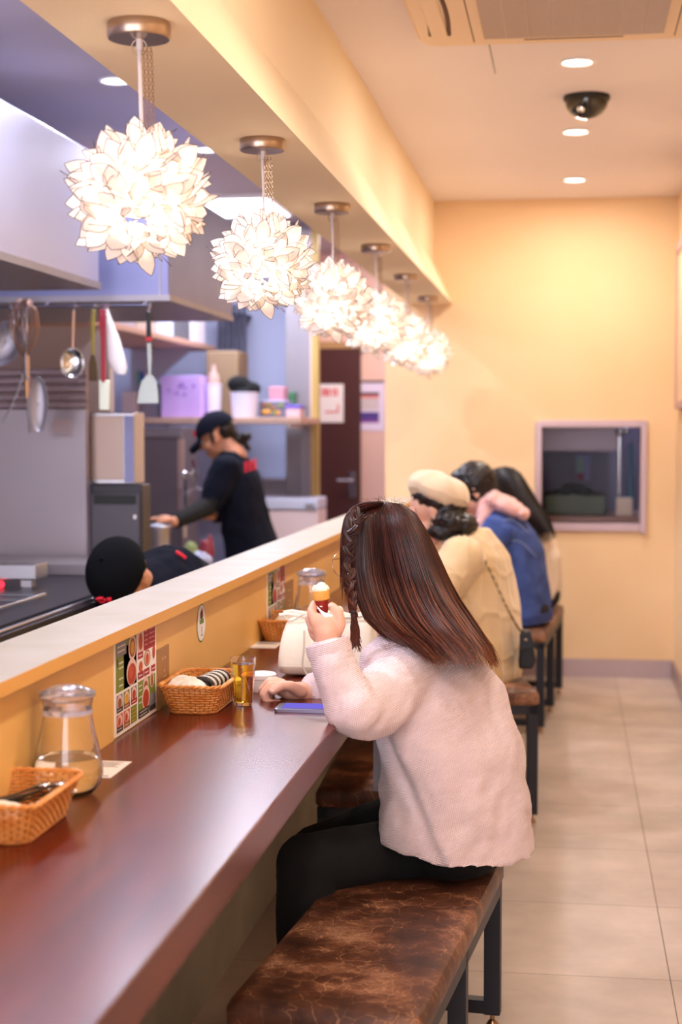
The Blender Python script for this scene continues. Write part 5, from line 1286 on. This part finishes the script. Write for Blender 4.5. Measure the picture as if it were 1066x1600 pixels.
for s_ in range(90):
    o_ = Vector((rn.gauss(0, .0025), rn.gauss(0, .0025), 0)); e_ = PP((556 + rn.uniform(-10, 10), 1016 + rn.uniform(-14, 4), 3.26)); b.cur = rn.choice((0, 0, 1))
    m_ = PP((555 + rn.uniform(-7, 7), 985, 3.262)); b.tube(catmull([path[-1] + o_ * .6 + Vector((0, 0, .008)), path[-1] + o_ - Vector((0, 0, .01)), m_, e_], 4), [.0014] * 9 + [.001, .0008, .0006, .0004], 4)
b.build('braid', M_hairs[:2], g)
b = MB(); tb_ = path[-1]; b.lathe([(.005, -.003), (.0062, 0), (.005, .003)], tb_ - Vector((0, 0, .002)), 16); b.build('hair_tie', M_black, g)
# glasses
b = MB(); L = lambda x, y, z: hc + FH @ Vector((x, y, z)) * .98
for sy in (1, -1): b.tube([L(.112, (.036 + .028 * math.cos(2 * PI * k / 28)) * sy, -.006 + .027 * math.sin(2 * PI * k / 28)) for k in range(29)], .0011, 6, caps=False)
b.tube(catmull([L(.112, -.009, .004), L(.116, 0, .007), L(.112, .009, .004)]), .001, 6)
for sy in (1, -1): b.tube(catmull([L(.112, .064 * sy, .006), L(.07, .076 * sy, .006), L(0, .08 * sy, .006), L(-.02, .08 * sy, -.01)]), .001, 6)
b.build('glasses', mat('gold_wire', '#d8b8a0', .25, 1), g)

# ice cream cone, held
cA = PP((508, 985, 3.105)); cT = PP((501, 922, 3.100)); d = (cT - cA); Lc = d.length; Rm = d.to_track_quat('Z', 'Y').to_matrix()
t = root('ice_cream_cone', cA, 'small ice cream cone in a red sleeve, held up in her left hand', 'ice cream')
b = MB().lathe([(.004, 0), (.0125, Lc * .74), (.013, Lc * .75), (.0165, Lc * .78), (.0175, Lc * .98), (.0165, Lc), (.015, Lc * .98), (.001, Lc * .9)], cA, 28, rot=Rm); b.build('wafer', mat('wafer', '#e0a24c', .6, bump=.5, bscale=300), t)
b = MB().lathe([(.005, Lc * .1), (.0133, Lc * .70), (.0138, Lc * .76), (.0128, Lc * .76), (.0045, Lc * .1)], cA, 28, rot=Rm, caps=False); b.cur = 1
for k in range(5): a = -PI / 2 + .5 * (k - 2); c_ = cA + Rm @ Vector((.0129 * math.cos(a), .0129 * math.sin(a), Lc * (.62 - .05 * (k % 2)))); b.ell(c_, (.003, .001, .0012), nu=8, nv=5)
b.build('paper_sleeve', [mat('sleeve_red', '#8e1f16', .4), M_paper], t)
b = MB(); b.ell(cT + Vector((0, 0, .0)), (.0165, .0165, .010)); 
for k in range(9): a = 2 * PI * k / 9; b.ell(cT + Vector((.012 * math.cos(a), .012 * math.sin(a), .003 + .002 * math.sin(k * 2.3))), .0062, nu=10, nv=6)
b.ell(cT + Vector((.002, 0, .010)), (.009, .009, .006)); b.build('ice_cream', mat('vanilla', '#fbf3dc', .5, sss=.1), t, voxel=.0016, sm=2)
b = MB(); u0 = PP((500, 944, 3.078))
ptsN = [[(494, 944, 3.086), (500, 952, 3.076), (509, 958, 3.072), (519, 959, 3.078)], [(496, 950, 3.084), (503, 960, 3.07), (512, 966, 3.068), (521, 963, 3.076)], [(503, 960, 3.08), (508, 967, 3.068), (514, 972, 3.068), (520, 966, 3.076)]]
b.loft([[PP(p) for p in row] for row in ptsN], False, False)
ptsM = [[(524, 948, 3.09), (531, 945, 3.095), (537, 950, 3.1)], [(526, 956, 3.09), (533, 956, 3.09), (538, 960, 3.1)], [(526, 966, 3.094), (532, 970, 3.09), (534, 974, 3.1)]]
b.loft([[PP(p) for p in row] for row in ptsM], False, False)
b.build('napkin', mat('napkin_white', '#f6f2f4', .85), t, solid=.0012, sub=2)

# ------------------------------------------------------------ woman in cream jumper and beret
Y2 = 5.62
g = root('person', (P(745, 1070, Y=Y2).x, Y2, .45), 'woman in a cream jumper and beige beret with a chain strap across her back', 'person')
F2 = math.atan2(.35, -.93); FH2 = frame_rot(math.atan2(.1, -.99), R(34), 0); hc2 = P(681, 797, Y=5.60)
M_hd = hairmat('black_hair', '#120d0f', '#241a1a', .4)
b = MB(); head_prims(b, hc2, FH2, .98); b.rc(hc2 + FH2 @ Vector((-.03, 0, -.06)), .05, P(728, 845, Y=5.62), .06)
b.rc(P(735, 885, Y=5.62), .08, P(748, 1030, Y=5.62), .09)
chainp(b, [(722, 872, 5.47), (668, 950, 5.36), (600, 962, 5.42)], [.045, .035, .026]); chainp(b, [(748, 872, 5.78), (700, 950, 5.84), (610, 962, 5.66)], [.045, .035, .026])
def fist(b, c, s=1.0):
    b.ell(c, (.034 * s, .022 * s, .024 * s))
    for k in range(4): q_ = c + Vector((-.02, -.02 + .013 * k, .012)); b.chain([q_, q_ + Vector((-.022, 0, -.004)), q_ + Vector((-.026, 0, -.022)), q_ + Vector((-.012, 0, -.03))], [.0085, .0082, .0078, .007])
    b.chain([c + Vector((.01, -.02, .004)), c + Vector((-.012, -.032, -.002)), c + Vector((-.03, -.028, -.01))], [.011, .009, .0078])
fist(b, PP((592, 962, 5.42))); fist(b, PP((602, 962, 5.66)))
chainp(b, [(738, 1040, 5.55), (620, 1058, 5.45), (615, 1240, 5.45)], [.07, .05, .036]); chainp(b, [(745, 1035, 5.72), (630, 1050, 5.72), (620, 1220, 5.72)], [.07, .05, .036])
b.build('body', M_skin, g, voxel=.005, sm=3); face_parts(hc2, FH2, .98, g, M_hd)
b = MB(); b.ell(P(745, 1046, Y=5.63), (.13, .17, .09)); chainp(b, [(738, 1040, 5.55), (620, 1056, 5.45), (615, 1230, 5.45)], [.085, .062, .05]); chainp(b, [(745, 1035, 5.72), (630, 1050, 5.72), (620, 1215, 5.72)], [.085, .062, .05])
b.build('trousers', mat('dark_trousers', '#1c1a22', .9), g, voxel=.008, sm=3)
for a_ in ((615, 1240, 5.45), (620, 1220, 5.72)): shoe(PP(a_), R(178), g, mat('black_shoe', '#121216', .4))
M_cream = mat('cream_knit', '#e2c69c', .95, sheen=.5, var='#d8b988', vscale=6); 
nt = M_cream.node_tree; tc = nt.nodes.new('ShaderNodeTexCoord'); mp = nt.nodes.new('ShaderNodeMapping'); mp.inputs['Rotation'].default_value = (0, 0, .4); mp.inputs['Scale'].default_value = (1, 1, .62); nt.links.new(tc.outputs['Object'], mp.inputs[0])
vo = nt.nodes.new('ShaderNodeTexVoronoi'); vo.feature = 'DISTANCE_TO_EDGE'; vo.inputs['Scale'].default_value = 11; vo.inputs['Randomness'].default_value = .35; nt.links.new(mp.outputs[0], vo.inputs['Vector'])
mr = nt.nodes.new('ShaderNodeMapRange'); mr.inputs[2].default_value = .12; nt.links.new(vo.outputs['Distance'], mr.inputs[0]); bp = nt.nodes.new('ShaderNodeBump'); bp.inputs['Strength'].default_value = .6; bp.inputs['Distance'].default_value = .006; bp.invert = True
nt.links.new(mr.outputs[0], bp.inputs['Height']); nt.links.new(bp.outputs[0], nt.nodes['Principled BSDF'].inputs['Normal'])
rg = [(742, 826, 5.62, .06, .05, 0), (742, 838, 5.62, .11, .08, .3), (744, 862, 5.62, .16, .105, .2), (746, 900, 5.62, .185, .115, .1), (750, 950, 5.62, .195, .12, .0), (752, 1000, 5.62, .20, .123, 0), (752, 1045, 5.62, .205, .125, .0), (752, 1062, 5.62, .2, .12, 0)]
b = MB(); b.loft(ring_torso(rg, F2))
chainp(b, [(722, 874, 5.46), (668, 952, 5.35), (612, 962, 5.40)], [.082, .062, .045]); chainp(b, [(748, 872, 5.78), (700, 950, 5.86), (620, 962, 5.68)], [.08, .06, .045])
b.build('jumper', M_cream, g, voxel=.007, sm=6, disp=(.018, .13))
b = MB(); ca = P(722, 842, Y=5.6); b.tube([ca + Vector((.06 * math.cos(a), .06 * math.sin(a), .012 * math.cos(a))) for a in [2 * PI * k / 20 for k in range(21)]], .018, 8, caps=False); b.build('collar', mat('white_collar', '#e8dce0', .8), g, voxel=.006, sm=2)
# hair + beret
b = MB(); Rb = frame_rot(0, R(22)); cb = P(686, 783, Y=5.6)
b.ell(cb, (.104, .09, .055), rot=Rb); b.ell(P(706, 815, Y=5.57), (.075, .085, .052), rot=Rb); b.ell(P(728, 820, Y=5.57), (.04, .07, .04)); b.ell(P(690, 832, Y=5.52), (.05, .03, .028)); b.ell(P(700, 828, Y=5.68), (.06, .04, .04))
b.build('hair', M_hd, g, voxel=.006, sm=2, disp=(.016, .02))
b = MB(); rn = random.Random(5)
for k in range(150):
    a = rn.uniform(0, 2 * PI); c_ = P(708, 820, Y=5.6) + Vector((.075 * math.cos(a), .09 * math.sin(a), rn.uniform(-.02, .03))); r_ = rn.uniform(.008, .016); f0 = rn.uniform(0, 6)
    b.tube([c_ + Vector((r_ * math.cos(f0 + s_ * .7), r_ * math.sin(f0 + s_ * .7), -.004 * s_)) for s_ in range(9)], .0022, 4)
b.build('curls', M_hd, g)
M_ber = mat('beret_felt', '#d8bfa0', .95, sheen=.4, bump=.25, bscale=70)
b = MB(); c_ = P(687, 768, Y=5.6); rings = []
for (r_, z_) in ((.001, .062), (.03, .061), (.07, .050), (.10, .030), (.115, .006), (.108, -.018), (.09, -.03), (.086, -.036), (.082, -.036), (.08, -.02)):
    rings.append([c_ + Rb @ Vector((r_ * math.cos(2 * PI * k / 36) * 1.03, r_ * math.sin(2 * PI * k / 36) * .95, z_ * 1.08 + .004 * math.sin(k * 1.2) * (r_ / .11))) for k in range(36)])
b.loft(rings, True, False); b.build('beret', M_ber, g, sub=1, disp=(.028, .05))
# chain bag
bq = P(823, 1015, Y=5.56)
t = root('shoulder_bag', bq, 'small black shoulder bag on a long chain behind the cream jumper', 'bag')
b = MB(); w0 = P(812, 1000, Y=5.56); w1 = P(830, 1000, Y=5.56)
rings = []
for (px0, px1, py) in ((814, 828, 986), (812, 832, 1000), (811, 836, 1020), (810, 838, 1034), (811, 834, 1046)):
    a = P(px0, py, Y=5.53); c_ = P(px1, py - (px1 - 811) * .25, Y=5.60); rings.append([a, Vector((c_.x, a.y, (a.z + c_.z) / 2)), c_, Vector((a.x, c_.y, a.z))])
b.loft(rings); b.build('body', mat('black_leather', '#0f0f13', .35), t, bevel=.008)
b = MB(); a = P(813, 1002, Y=5.525); b.loft([[P(812, 990, Y=5.522), P(829, 986, Y=5.522), P(829, 986, Y=5.530), P(812, 990, Y=5.530)], [P(812, 1018, Y=5.52), P(836, 1012, Y=5.52), P(836, 1012, Y=5.53), P(812, 1018, Y=5.53)]]); b.build('flap', mat('black_leather', '#0f0f13', .35), t, bevel=.003)
b = MB().ell(P(822, 1000, Y=5.517), (.006, .004, .006)); b.build('clasp', M_nickel, t)
cp = catmull([P(729, 836, Y=5.50), P(738, 845, Y=5.488), P(752, 865, Y=5.472), P(772, 905, Y=5.465), P(790, 945, Y=5.475), P(803, 970, Y=5.50), P(812, 984, Y=5.52), P(820, 992, Y=5.53)], 14)
b = MB(); k = 0; acc = 0
for i in range(1, len(cp)):
    acc += (cp[i] - cp[i - 1]).length
    if acc > .0085:
        acc = 0; d = (cp[i] - cp[i - 1]).normalized(); u = d.orthogonal().normalized(); v = d.cross(u); w = u if k % 2 else v; b.cur = k % 2
        b.tube([cp[i] + d * .0075 * math.cos(2 * PI * s_ / 8) + w * .0045 * math.sin(2 * PI * s_ / 8) for s_ in range(9)], .0017, 4, caps=False); k += 1
b.build('chain', [mat('chain_dark', '#2a2420', .4, .4), mat('chain_gold', '#b89a6a', .3, 1)], t)

# ------------------------------------------------------------ person in denim jacket
g = root('person', (P(815, 975, Y=7.2).x, 7.2, .45), 'person in a blue denim jacket with a pale pink hood, bent over the counter', 'person')
F3 = math.atan2(.3, -.95); FH3 = frame_rot(math.atan2(.0, -1), R(38), 0); hc3 = P(741, 765, Y=7.16)
b = MB(); head_prims(b, hc3, FH3, .98); b.rc(hc3 + FH3 @ Vector((-.03, 0, -.06)), .05, P(775, 800, Y=7.2), .06); b.rc(P(790, 835, Y=7.2), .08, P(810, 940, Y=7.2), .08)
chainp(b, [(775, 830, 7.04), (735, 890, 6.95), (680, 900, 7.0)], [.045, .035, .026]); chainp(b, [(800, 830, 7.36), (760, 890, 7.42), (690, 895, 7.25)], [.045, .035, .026])
fist(b, PP((672, 900, 7.0))); fist(b, PP((682, 895, 7.25)))
chainp(b, [(810, 955, 7.12), (712, 965, 7.02), (708, 1110, 7.02)], [.07, .05, .036]); chainp(b, [(815, 950, 7.28), (720, 960, 7.28), (715, 1095, 7.28)], [.07, .05, .036])
b.build('body', M_skin, g, voxel=.006, sm=3); face_parts(hc3, FH3, .98, g, M_hd)
b = MB(); b.ell(P(815, 953, Y=7.22), (.13, .17, .09)); chainp(b, [(810, 952, 7.12), (712, 964, 7.02), (708, 1105, 7.02)], [.085, .062, .05]); chainp(b, [(815, 950, 7.28), (720, 960, 7.28), (715, 1090, 7.28)], [.085, .062, .05])
b.build('trousers', mat('dark_trousers', '#1c1a22', .9), g, voxel=.009, sm=3)
for a_ in ((708, 1110, 7.02), (715, 1095, 7.28)): shoe(PP(a_), R(178), g, mat('black_shoe', '#121216', .4))
M_den = mat('denim', '#2f4380', .9, var='#3f5698', vscale=16, bump=.3, bscale=120)
rg = [(778, 790, 7.2, .07, .06, 0), (784, 802, 7.2, .14, .09, .3), (793, 822, 7.2, .175, .11, .2), (803, 860, 7.2, .19, .12, 0), (810, 900, 7.2, .19, .118, 0), (815, 940, 7.2, .187, .116, 0), (817, 962, 7.2, .187, .116, -.05)]
b = MB(); b.loft(ring_torso(rg, F3)); chainp(b, [(776, 832, 7.03), (738, 888, 6.94), (692, 900, 6.99)], [.078, .06, .045]); chainp(b, [(800, 832, 7.37), (765, 890, 7.42), (700, 896, 7.27)], [.075, .06, .045])
jk = b.build('denim_jacket', M_den, g, voxel=.007, sm=4, disp=(.02, .09))
b = MB(); b.loft(ring_torso([(817, 957, 7.2, .194, .122, -.05), (817, 972, 7.2, .190, .119, -.05)], F3)); b.build('hem_band', mat('denim_dark', '#2a3b74', .9, var='#37498a', vscale=20), g, bevel=.004)
b = MB(); b.tube(catmull([P(775, 822, Y=6.975), P(790, 812, Y=7.0), P(806, 815, Y=7.02), P(828, 835, Y=7.04)], 8), .0028, 5); b.tube(catmull([P(800, 845, Y=6.985), P(815, 848, Y=6.995), P(838, 870, Y=7.02)], 8), .0025, 5); b.build('seam', mat('denim_seam', '#7a86b4', .8), g)
b = MB(); Rh = frame_rot(0, R(22)); b.ell(P(790, 790, Y=7.17), (.10, .13, .045), rot=Rh); b.ell(P(815, 802, Y=7.16), (.035, .1, .03)); b.ell(P(770, 782, Y=7.16), (.05, .11, .05)); b.rc(P(760, 790, Y=7.1), .04, P(748, 828, Y=7.06), .024); b.rc(P(768, 790, Y=7.3), .04, P(752, 822, Y=7.3), .026)
b.build('pink_hood', mat('pink_fleece', '#e8b6b4', .95, sheen=.3), g, voxel=.006, sm=4, disp=(.02, .05))
b = MB(); b.ell(hc3 + FH3 @ Vector((-.022, 0, .022)), (.1, .09, .1), rot=FH3); b.ell(P(762, 770, Y=7.18), (.05, .07, .055)); b.ell(P(720, 745, Y=7.17), (.045, .06, .035))
b.build('hair', M_hd, g, voxel=.005, sm=3, disp=(.008, .02))

# ------------------------------------------------------------ person with long dark hair, farthest
g = root('person', (P(838, 950, Y=7.86).x, 7.86, .45), 'person with long dark hair and a white top at the far end of the bench', 'person')
F4 = math.atan2(.3, -.95); FH4 = frame_rot(math.atan2(.1, -1), R(30), 0); hc4 = P(785, 765, Y=7.82)
b = MB(); head_prims(b, hc4, FH4, .98); b.rc(hc4 + FH4 @ Vector((-.03, 0, -.06)), .05, P(808, 810, Y=7.86), .06); b.rc(P(818, 845, Y=7.86), .07, P(835, 920, Y=7.86), .08)
chainp(b, [(805, 838, 7.72), (770, 880, 7.66), (720, 885, 7.7)], [.045, .035, .026]); chainp(b, [(825, 838, 8.0), (790, 880, 8.04), (730, 880, 7.9)], [.045, .035, .026]); fist(b, PP((712, 885, 7.7))); fist(b, PP((722, 880, 7.9)))
chainp(b, [(835, 930, 7.8), (745, 938, 7.74), (742, 1065, 7.74)], [.07, .05, .036]); chainp(b, [(838, 928, 7.94), (752, 934, 7.94), (748, 1055, 7.94)], [.07, .05, .036])
b.build('body', M_skin, g, voxel=.006, sm=3); face_parts(hc4, FH4, .98, g, M_hd)
b = MB(); b.ell(P(838, 930, Y=7.88), (.12, .16, .085)); chainp(b, [(835, 930, 7.8), (745, 938, 7.74), (742, 1060, 7.74)], [.085, .062, .05]); chainp(b, [(838, 928, 7.94), (752, 934, 7.94), (748, 1050, 7.94)], [.085, .062, .05])
b.build('trousers', mat('dark_trousers', '#1c1a22', .9), g, voxel=.009, sm=3)
for a_ in ((742, 1065, 7.74), (748, 1055, 7.94)): shoe(PP(a_), R(178), g, mat('black_shoe', '#121216', .4))
rg = [(812, 802, 7.86, .06, .055, 0), (818, 816, 7.86, .13, .09, .2), (828, 840, 7.86, .165, .11, .1), (836, 870, 7.86, .175, .116, 0), (838, 900, 7.86, .172, .114, 0), (838, 935, 7.86, .168, .11, 0)]
b = MB(); b.loft(ring_torso(rg, F4)); chainp(b, [(806, 840, 7.71), (772, 880, 7.65), (728, 885, 7.69)], [.07, .055, .042]); chainp(b, [(825, 840, 8.01), (792, 880, 8.05), (738, 880, 7.92)], [.07, .055, .042])
b.build('white_top', mat('white_knit', '#e6d6c6', .95), g, voxel=.008, sm=4, disp=(.02, .08))
Lt = [(0, 784, 730), (.06, 770, 733), (.15, 762, 745), (.3, 768, 762), (.5, 790, 790), (.75, 820, 815), (1, 846, 845)]
Rt = [(0, 790, 729), (.06, 804, 732), (.15, 815, 742), (.3, 826, 762), (.5, 842, 788), (.75, 858, 812), (1, 866, 836)]
Yt = [(0, 7.8, .01), (.06, 7.8, .06), (.15, 7.8, .09), (.3, 7.8, .11), (.6, 7.8, .13), (1, 7.79, .15)]
b = MB(); hair_shell(b, Lt, Rt, Yt, .93, .93); hair_sheet(b, Lt, Rt, Yt, 260, (-1.0, PI + 1.0), .004, 5, ends=(.88, 1.04), seg=10, nm=1); b.build('hair', M_hd, g)

# ------------------------------------------------------------ kitchen worker, standing
YW = 8.1
g = root('person', (P(395, 860, Y=YW).x, YW, 0), 'kitchen worker in navy shirt and cap standing at the prep table', 'person')
FHw = frame_rot(R(184), R(30), 0); hw = P(338, 680, Y=YW)
b = MB(); head_prims(b, hw, FHw, 1.0); b.rc(hw + FHw @ Vector((-.03, 0, -.06)), .05, P(368, 712, Y=YW), .06); b.rc(P(373, 755, Y=YW), .075, P(395, 870, Y=YW), .085)
chainp(b, [(352, 735, 7.93), (326, 792, 7.85), (272, 815, 7.55)], [.05, .038, .028]); chainp(b, [(378, 735, 8.28), (365, 800, 8.3), (330, 805, 8.0)], [.05, .038, .028])
b.ell(P(257, 811, Y=7.45), (.04, .03, .02))
for k in range(4): a = Vector((-.03, -.022 + .015 * k, .0)); q_ = P(256, 811, Y=7.45) + a; b.chain([q_, q_ + Vector((-.03, -.004, .002)), q_ + Vector((-.055 - .004 * (k in (1, 2)), -.006, -.006)), q_ + Vector((-.07, -.006, -.016))], [.009, .0085, .008, .0072])
q_ = P(262, 813, Y=7.43); b.chain([q_, q_ + Vector((-.025, -.018, -.006)), q_ + Vector((-.05, -.02, -.016))], [.011, .0095, .008])
fist(b, P(325, 806, Y=7.98))
chainp(b, [(385, 880, 8.02), (385, 975, 8.0), (392, 1062, 8.05)], [.08, .055, .04]); chainp(b, [(405, 880, 8.2), (408, 970, 8.22), (415, 1052, 8.25)], [.08, .055, .04])
b.build('body', M_skind, g, voxel=.006, sm=3); face_parts(hw, FHw, 1.0, g, M_hd)
b = MB(); rgw = [(362, 706, YW, .06, .055, 0), (368, 718, YW, .14, .085, .2), (372, 740, YW, .185, .105, .1), (376, 775, YW, .185, .115, 0), (384, 815, YW, .18, .12, 0), (394, 850, YW, .19, .135, 0), (400, 880, YW, .2, .145, 0), (402, 900, YW, .2, .145, 0)]
b.loft(ring_torso(rgw, R(176))); chainp(b, [(352, 735, 7.93), (330, 785, 7.86)], [.085, .062]); chainp(b, [(378, 735, 8.28), (368, 790, 8.3)], [.08, .06])
b.build('shirt', M_navy, g, voxel=.008, sm=4, disp=(.02, .1))
b = MB(); chainp(b, [(334, 775, 7.87), (324, 792, 7.84), (276, 814, 7.57)], [.055, .05, .038]); chainp(b, [(370, 780, 8.29), (362, 802, 8.28), (338, 806, 8.05)], [.055, .048, .038]); b.build('undersleeve', M_blackc, g, voxel=.007, sm=3)
b = MB(); chainp(b, [(388, 885, 8.02), (387, 975, 8.0), (393, 1055, 8.05)], [.1, .075, .06]); chainp(b, [(406, 885, 8.2), (409, 970, 8.22), (416, 1046, 8.25)], [.1, .075, .06]); b.ell(P(396, 888, Y=8.12), (.13, .17, .1)); b.build('trousers', M_blackc, g, voxel=.009, sm=3)
for a_ in ((392, 1070, 8.05), (415, 1060, 8.25)): shoe(PP(a_), R(180), g, mat('black_shoe', '#121216', .4))
def cap(hc_, F, s, parent, m_, logo=True, back=False):
    L = lambda x, y, z: hc_ + F @ Vector((x, y, z)) * s
    b = MB(); rings = []
    for i in range(9):
        th = R(90) * i / 8; r_ = math.cos(th); rings.append([L(-.012 + .106 * r_ * math.cos(2 * PI * k / 32), .09 * r_ * math.sin(2 * PI * k / 32), .026 + .094 * math.sin(th)) for k in range(32)])
    b.loft(rings, True, True); b.build('cap', m_, parent)
    b = MB(); vis = []
    for (f_, w_) in ((0, .078), (.35, .074), (.7, .06), (1, .03)):
        vis.append([L(.07 + .085 * f_ + (.0), w_ * u, .03 - .022 * f_ - .03 * u * u) for u in [k / 6 - 1 for k in range(13)]])
    b.loft(vis, False, False); b.build('cap_visor', m_, parent, solid=.004)
    b = MB(); b.ell(L(-.012, 0, .12), (.008, .008, .005)); b.build('cap_button', m_, parent)
    if logo:
        b = MB()
        for (yy, zz, w_, h_) in ((-.02, .062, .006, .02), (-.008, .07, .016, .005), (-.008, .056, .016, .005), (.006, .062, .005, .02), (.018, .066, .014, .005), (.018, .055, .005, .02)):
            x_ = -.012 + .112 * math.sqrt(max(0, 1 - ((zz - .026) / .1) ** 2)) * math.cos(math.asin(min(1, abs(yy) / .09))); b.cbox(L(x_, yy, zz), (.006, w_, h_), rot=F)
        b.build('cap_lettering', M_redt, parent, smooth=False)
cap(hw, FHw, 1.02, g, M_navy)
b = MB(); b.ell(hw + FHw @ Vector((-.05, 0, .0)), (.06, .075, .06), rot=FHw); b.rc(P(360, 675, Y=YW), .035, P(372, 690, Y=YW), .025); b.ell(P(384, 682, Y=YW), (.03, .03, .025)); b.rc(P(378, 684, Y=YW), .018, P(388, 702, Y=YW), .012); b.rc(P(330, 668, Y=8.02), .012, P(333, 692, Y=8.02), .007)
b.build('hair', M_hd, g, voxel=.006, sm=1, disp=(.012, .02))
# red back lettering strokes
b = MB(); n_ = Vector((0, -1, 0))
def stroke(px0, py0, px1, py1, Yp, w=.010):
    a, c_ = P(px0, py0, Y=Yp), P(px1, py1, Y=Yp); b.tube([a, c_], w / 2, 6)
for (x_, y_) in ((384, 724), (391, 722), (398, 720)):
    stroke(x_ - 2, y_, x_ + 3, y_ - 2, 7.915, .010); stroke(x_, y_ - 2, x_, y_ + 12, 7.915, .010); stroke(x_ - 2, y_ + 6, x_ + 3, y_ + 4, 7.915, .010); stroke(x_ - 2, y_ + 13, x_ + 3, y_ + 11, 7.915, .010)
b.build('shirt_lettering', M_redt, g)

# ------------------------------------------------------------ kitchen worker, bent over
g = root('person', (P(262, 980, Y=5.15).x - .05, 5.2, 0), 'kitchen worker in navy bent far down behind the ledge, cap towards us', 'person')
h5 = P(188, 905, Y=4.75); FH5 = frame_rot(R(262), R(62), R(6))
b = MB(); head_prims(b, h5, FH5, 1.0); b.rc(h5 + FH5 @ Vector((-.03, 0, -.06)), .055, P(232, 930, Y=4.95), .06); b.rc(P(240, 932, Y=5.0), .07, P(285, 960, Y=5.4), .09)
chainp(b, [(205, 960, 4.95), (190, 1060, 4.85), (170, 1080, 4.7)], [.05, .038, .028]); chainp(b, [(262, 960, 4.9), (270, 1060, 4.8), (240, 1090, 4.65)], [.05, .038, .028]); fist(b, PP((162, 1082, 4.66))); fist(b, PP((232, 1092, 4.61)))
chainp(b, [(268, 975, 5.42), (262, 1120, 5.25), (285, 1262, 5.45)], [.085, .06, .04]); chainp(b, [(300, 975, 5.48), (305, 1120, 5.35), (325, 1250, 5.52)], [.085, .06, .04])
b.build('body', M_skind, g, voxel=.006, sm=3); face_parts(h5, FH5, 1.0, g, M_hd)
b = MB(); b.rc(P(225, 935, Y=4.92), .11, P(262, 922, Y=5.1), .15); b.rc(P(262, 922, Y=5.1), .15, P(295, 945, Y=5.4), .15)
chainp(b, [(205, 958, 4.95), (193, 1020, 4.88)], [.08, .065]); chainp(b, [(262, 955, 4.92), (268, 1030, 4.83)], [.08, .065])
b.build('shirt', M_navy, g, voxel=.008, sm=4, disp=(.02, .1))
b = MB(); b.ell(P(288, 968, Y=5.42), (.16, .14, .13)); chainp(b, [(268, 978, 5.42), (262, 1120, 5.25), (285, 1255, 5.45)], [.1, .075, .06]); chainp(b, [(300, 978, 5.48), (305, 1120, 5.35), (325, 1243, 5.52)], [.1, .075, .06]); b.build('trousers', M_blackc, g, voxel=.009, sm=3)
for a_ in ((285, 1270, 5.45), (325, 1258, 5.52)): shoe(PP(a_), R(200), g, mat('black_shoe', '#121216', .4))
cap(h5, FH5, 1.06, g, mat('black_cap', '#0a0b10', .95, spec=.15))
b = MB(); b.ell(h5 + FH5 @ Vector((-.045, 0, .0)), (.06, .077, .06), rot=FH5); b.build('hair', M_hd, g, voxel=.006, sm=1, disp=(.012, .02))
b = MB(); b.tube([P(275, 862, Y=5.02), P(282, 866, Y=5.02), P(290, 872, Y=5.03)], .006, 6); b.build('shirt_lettering', M_redt, g)
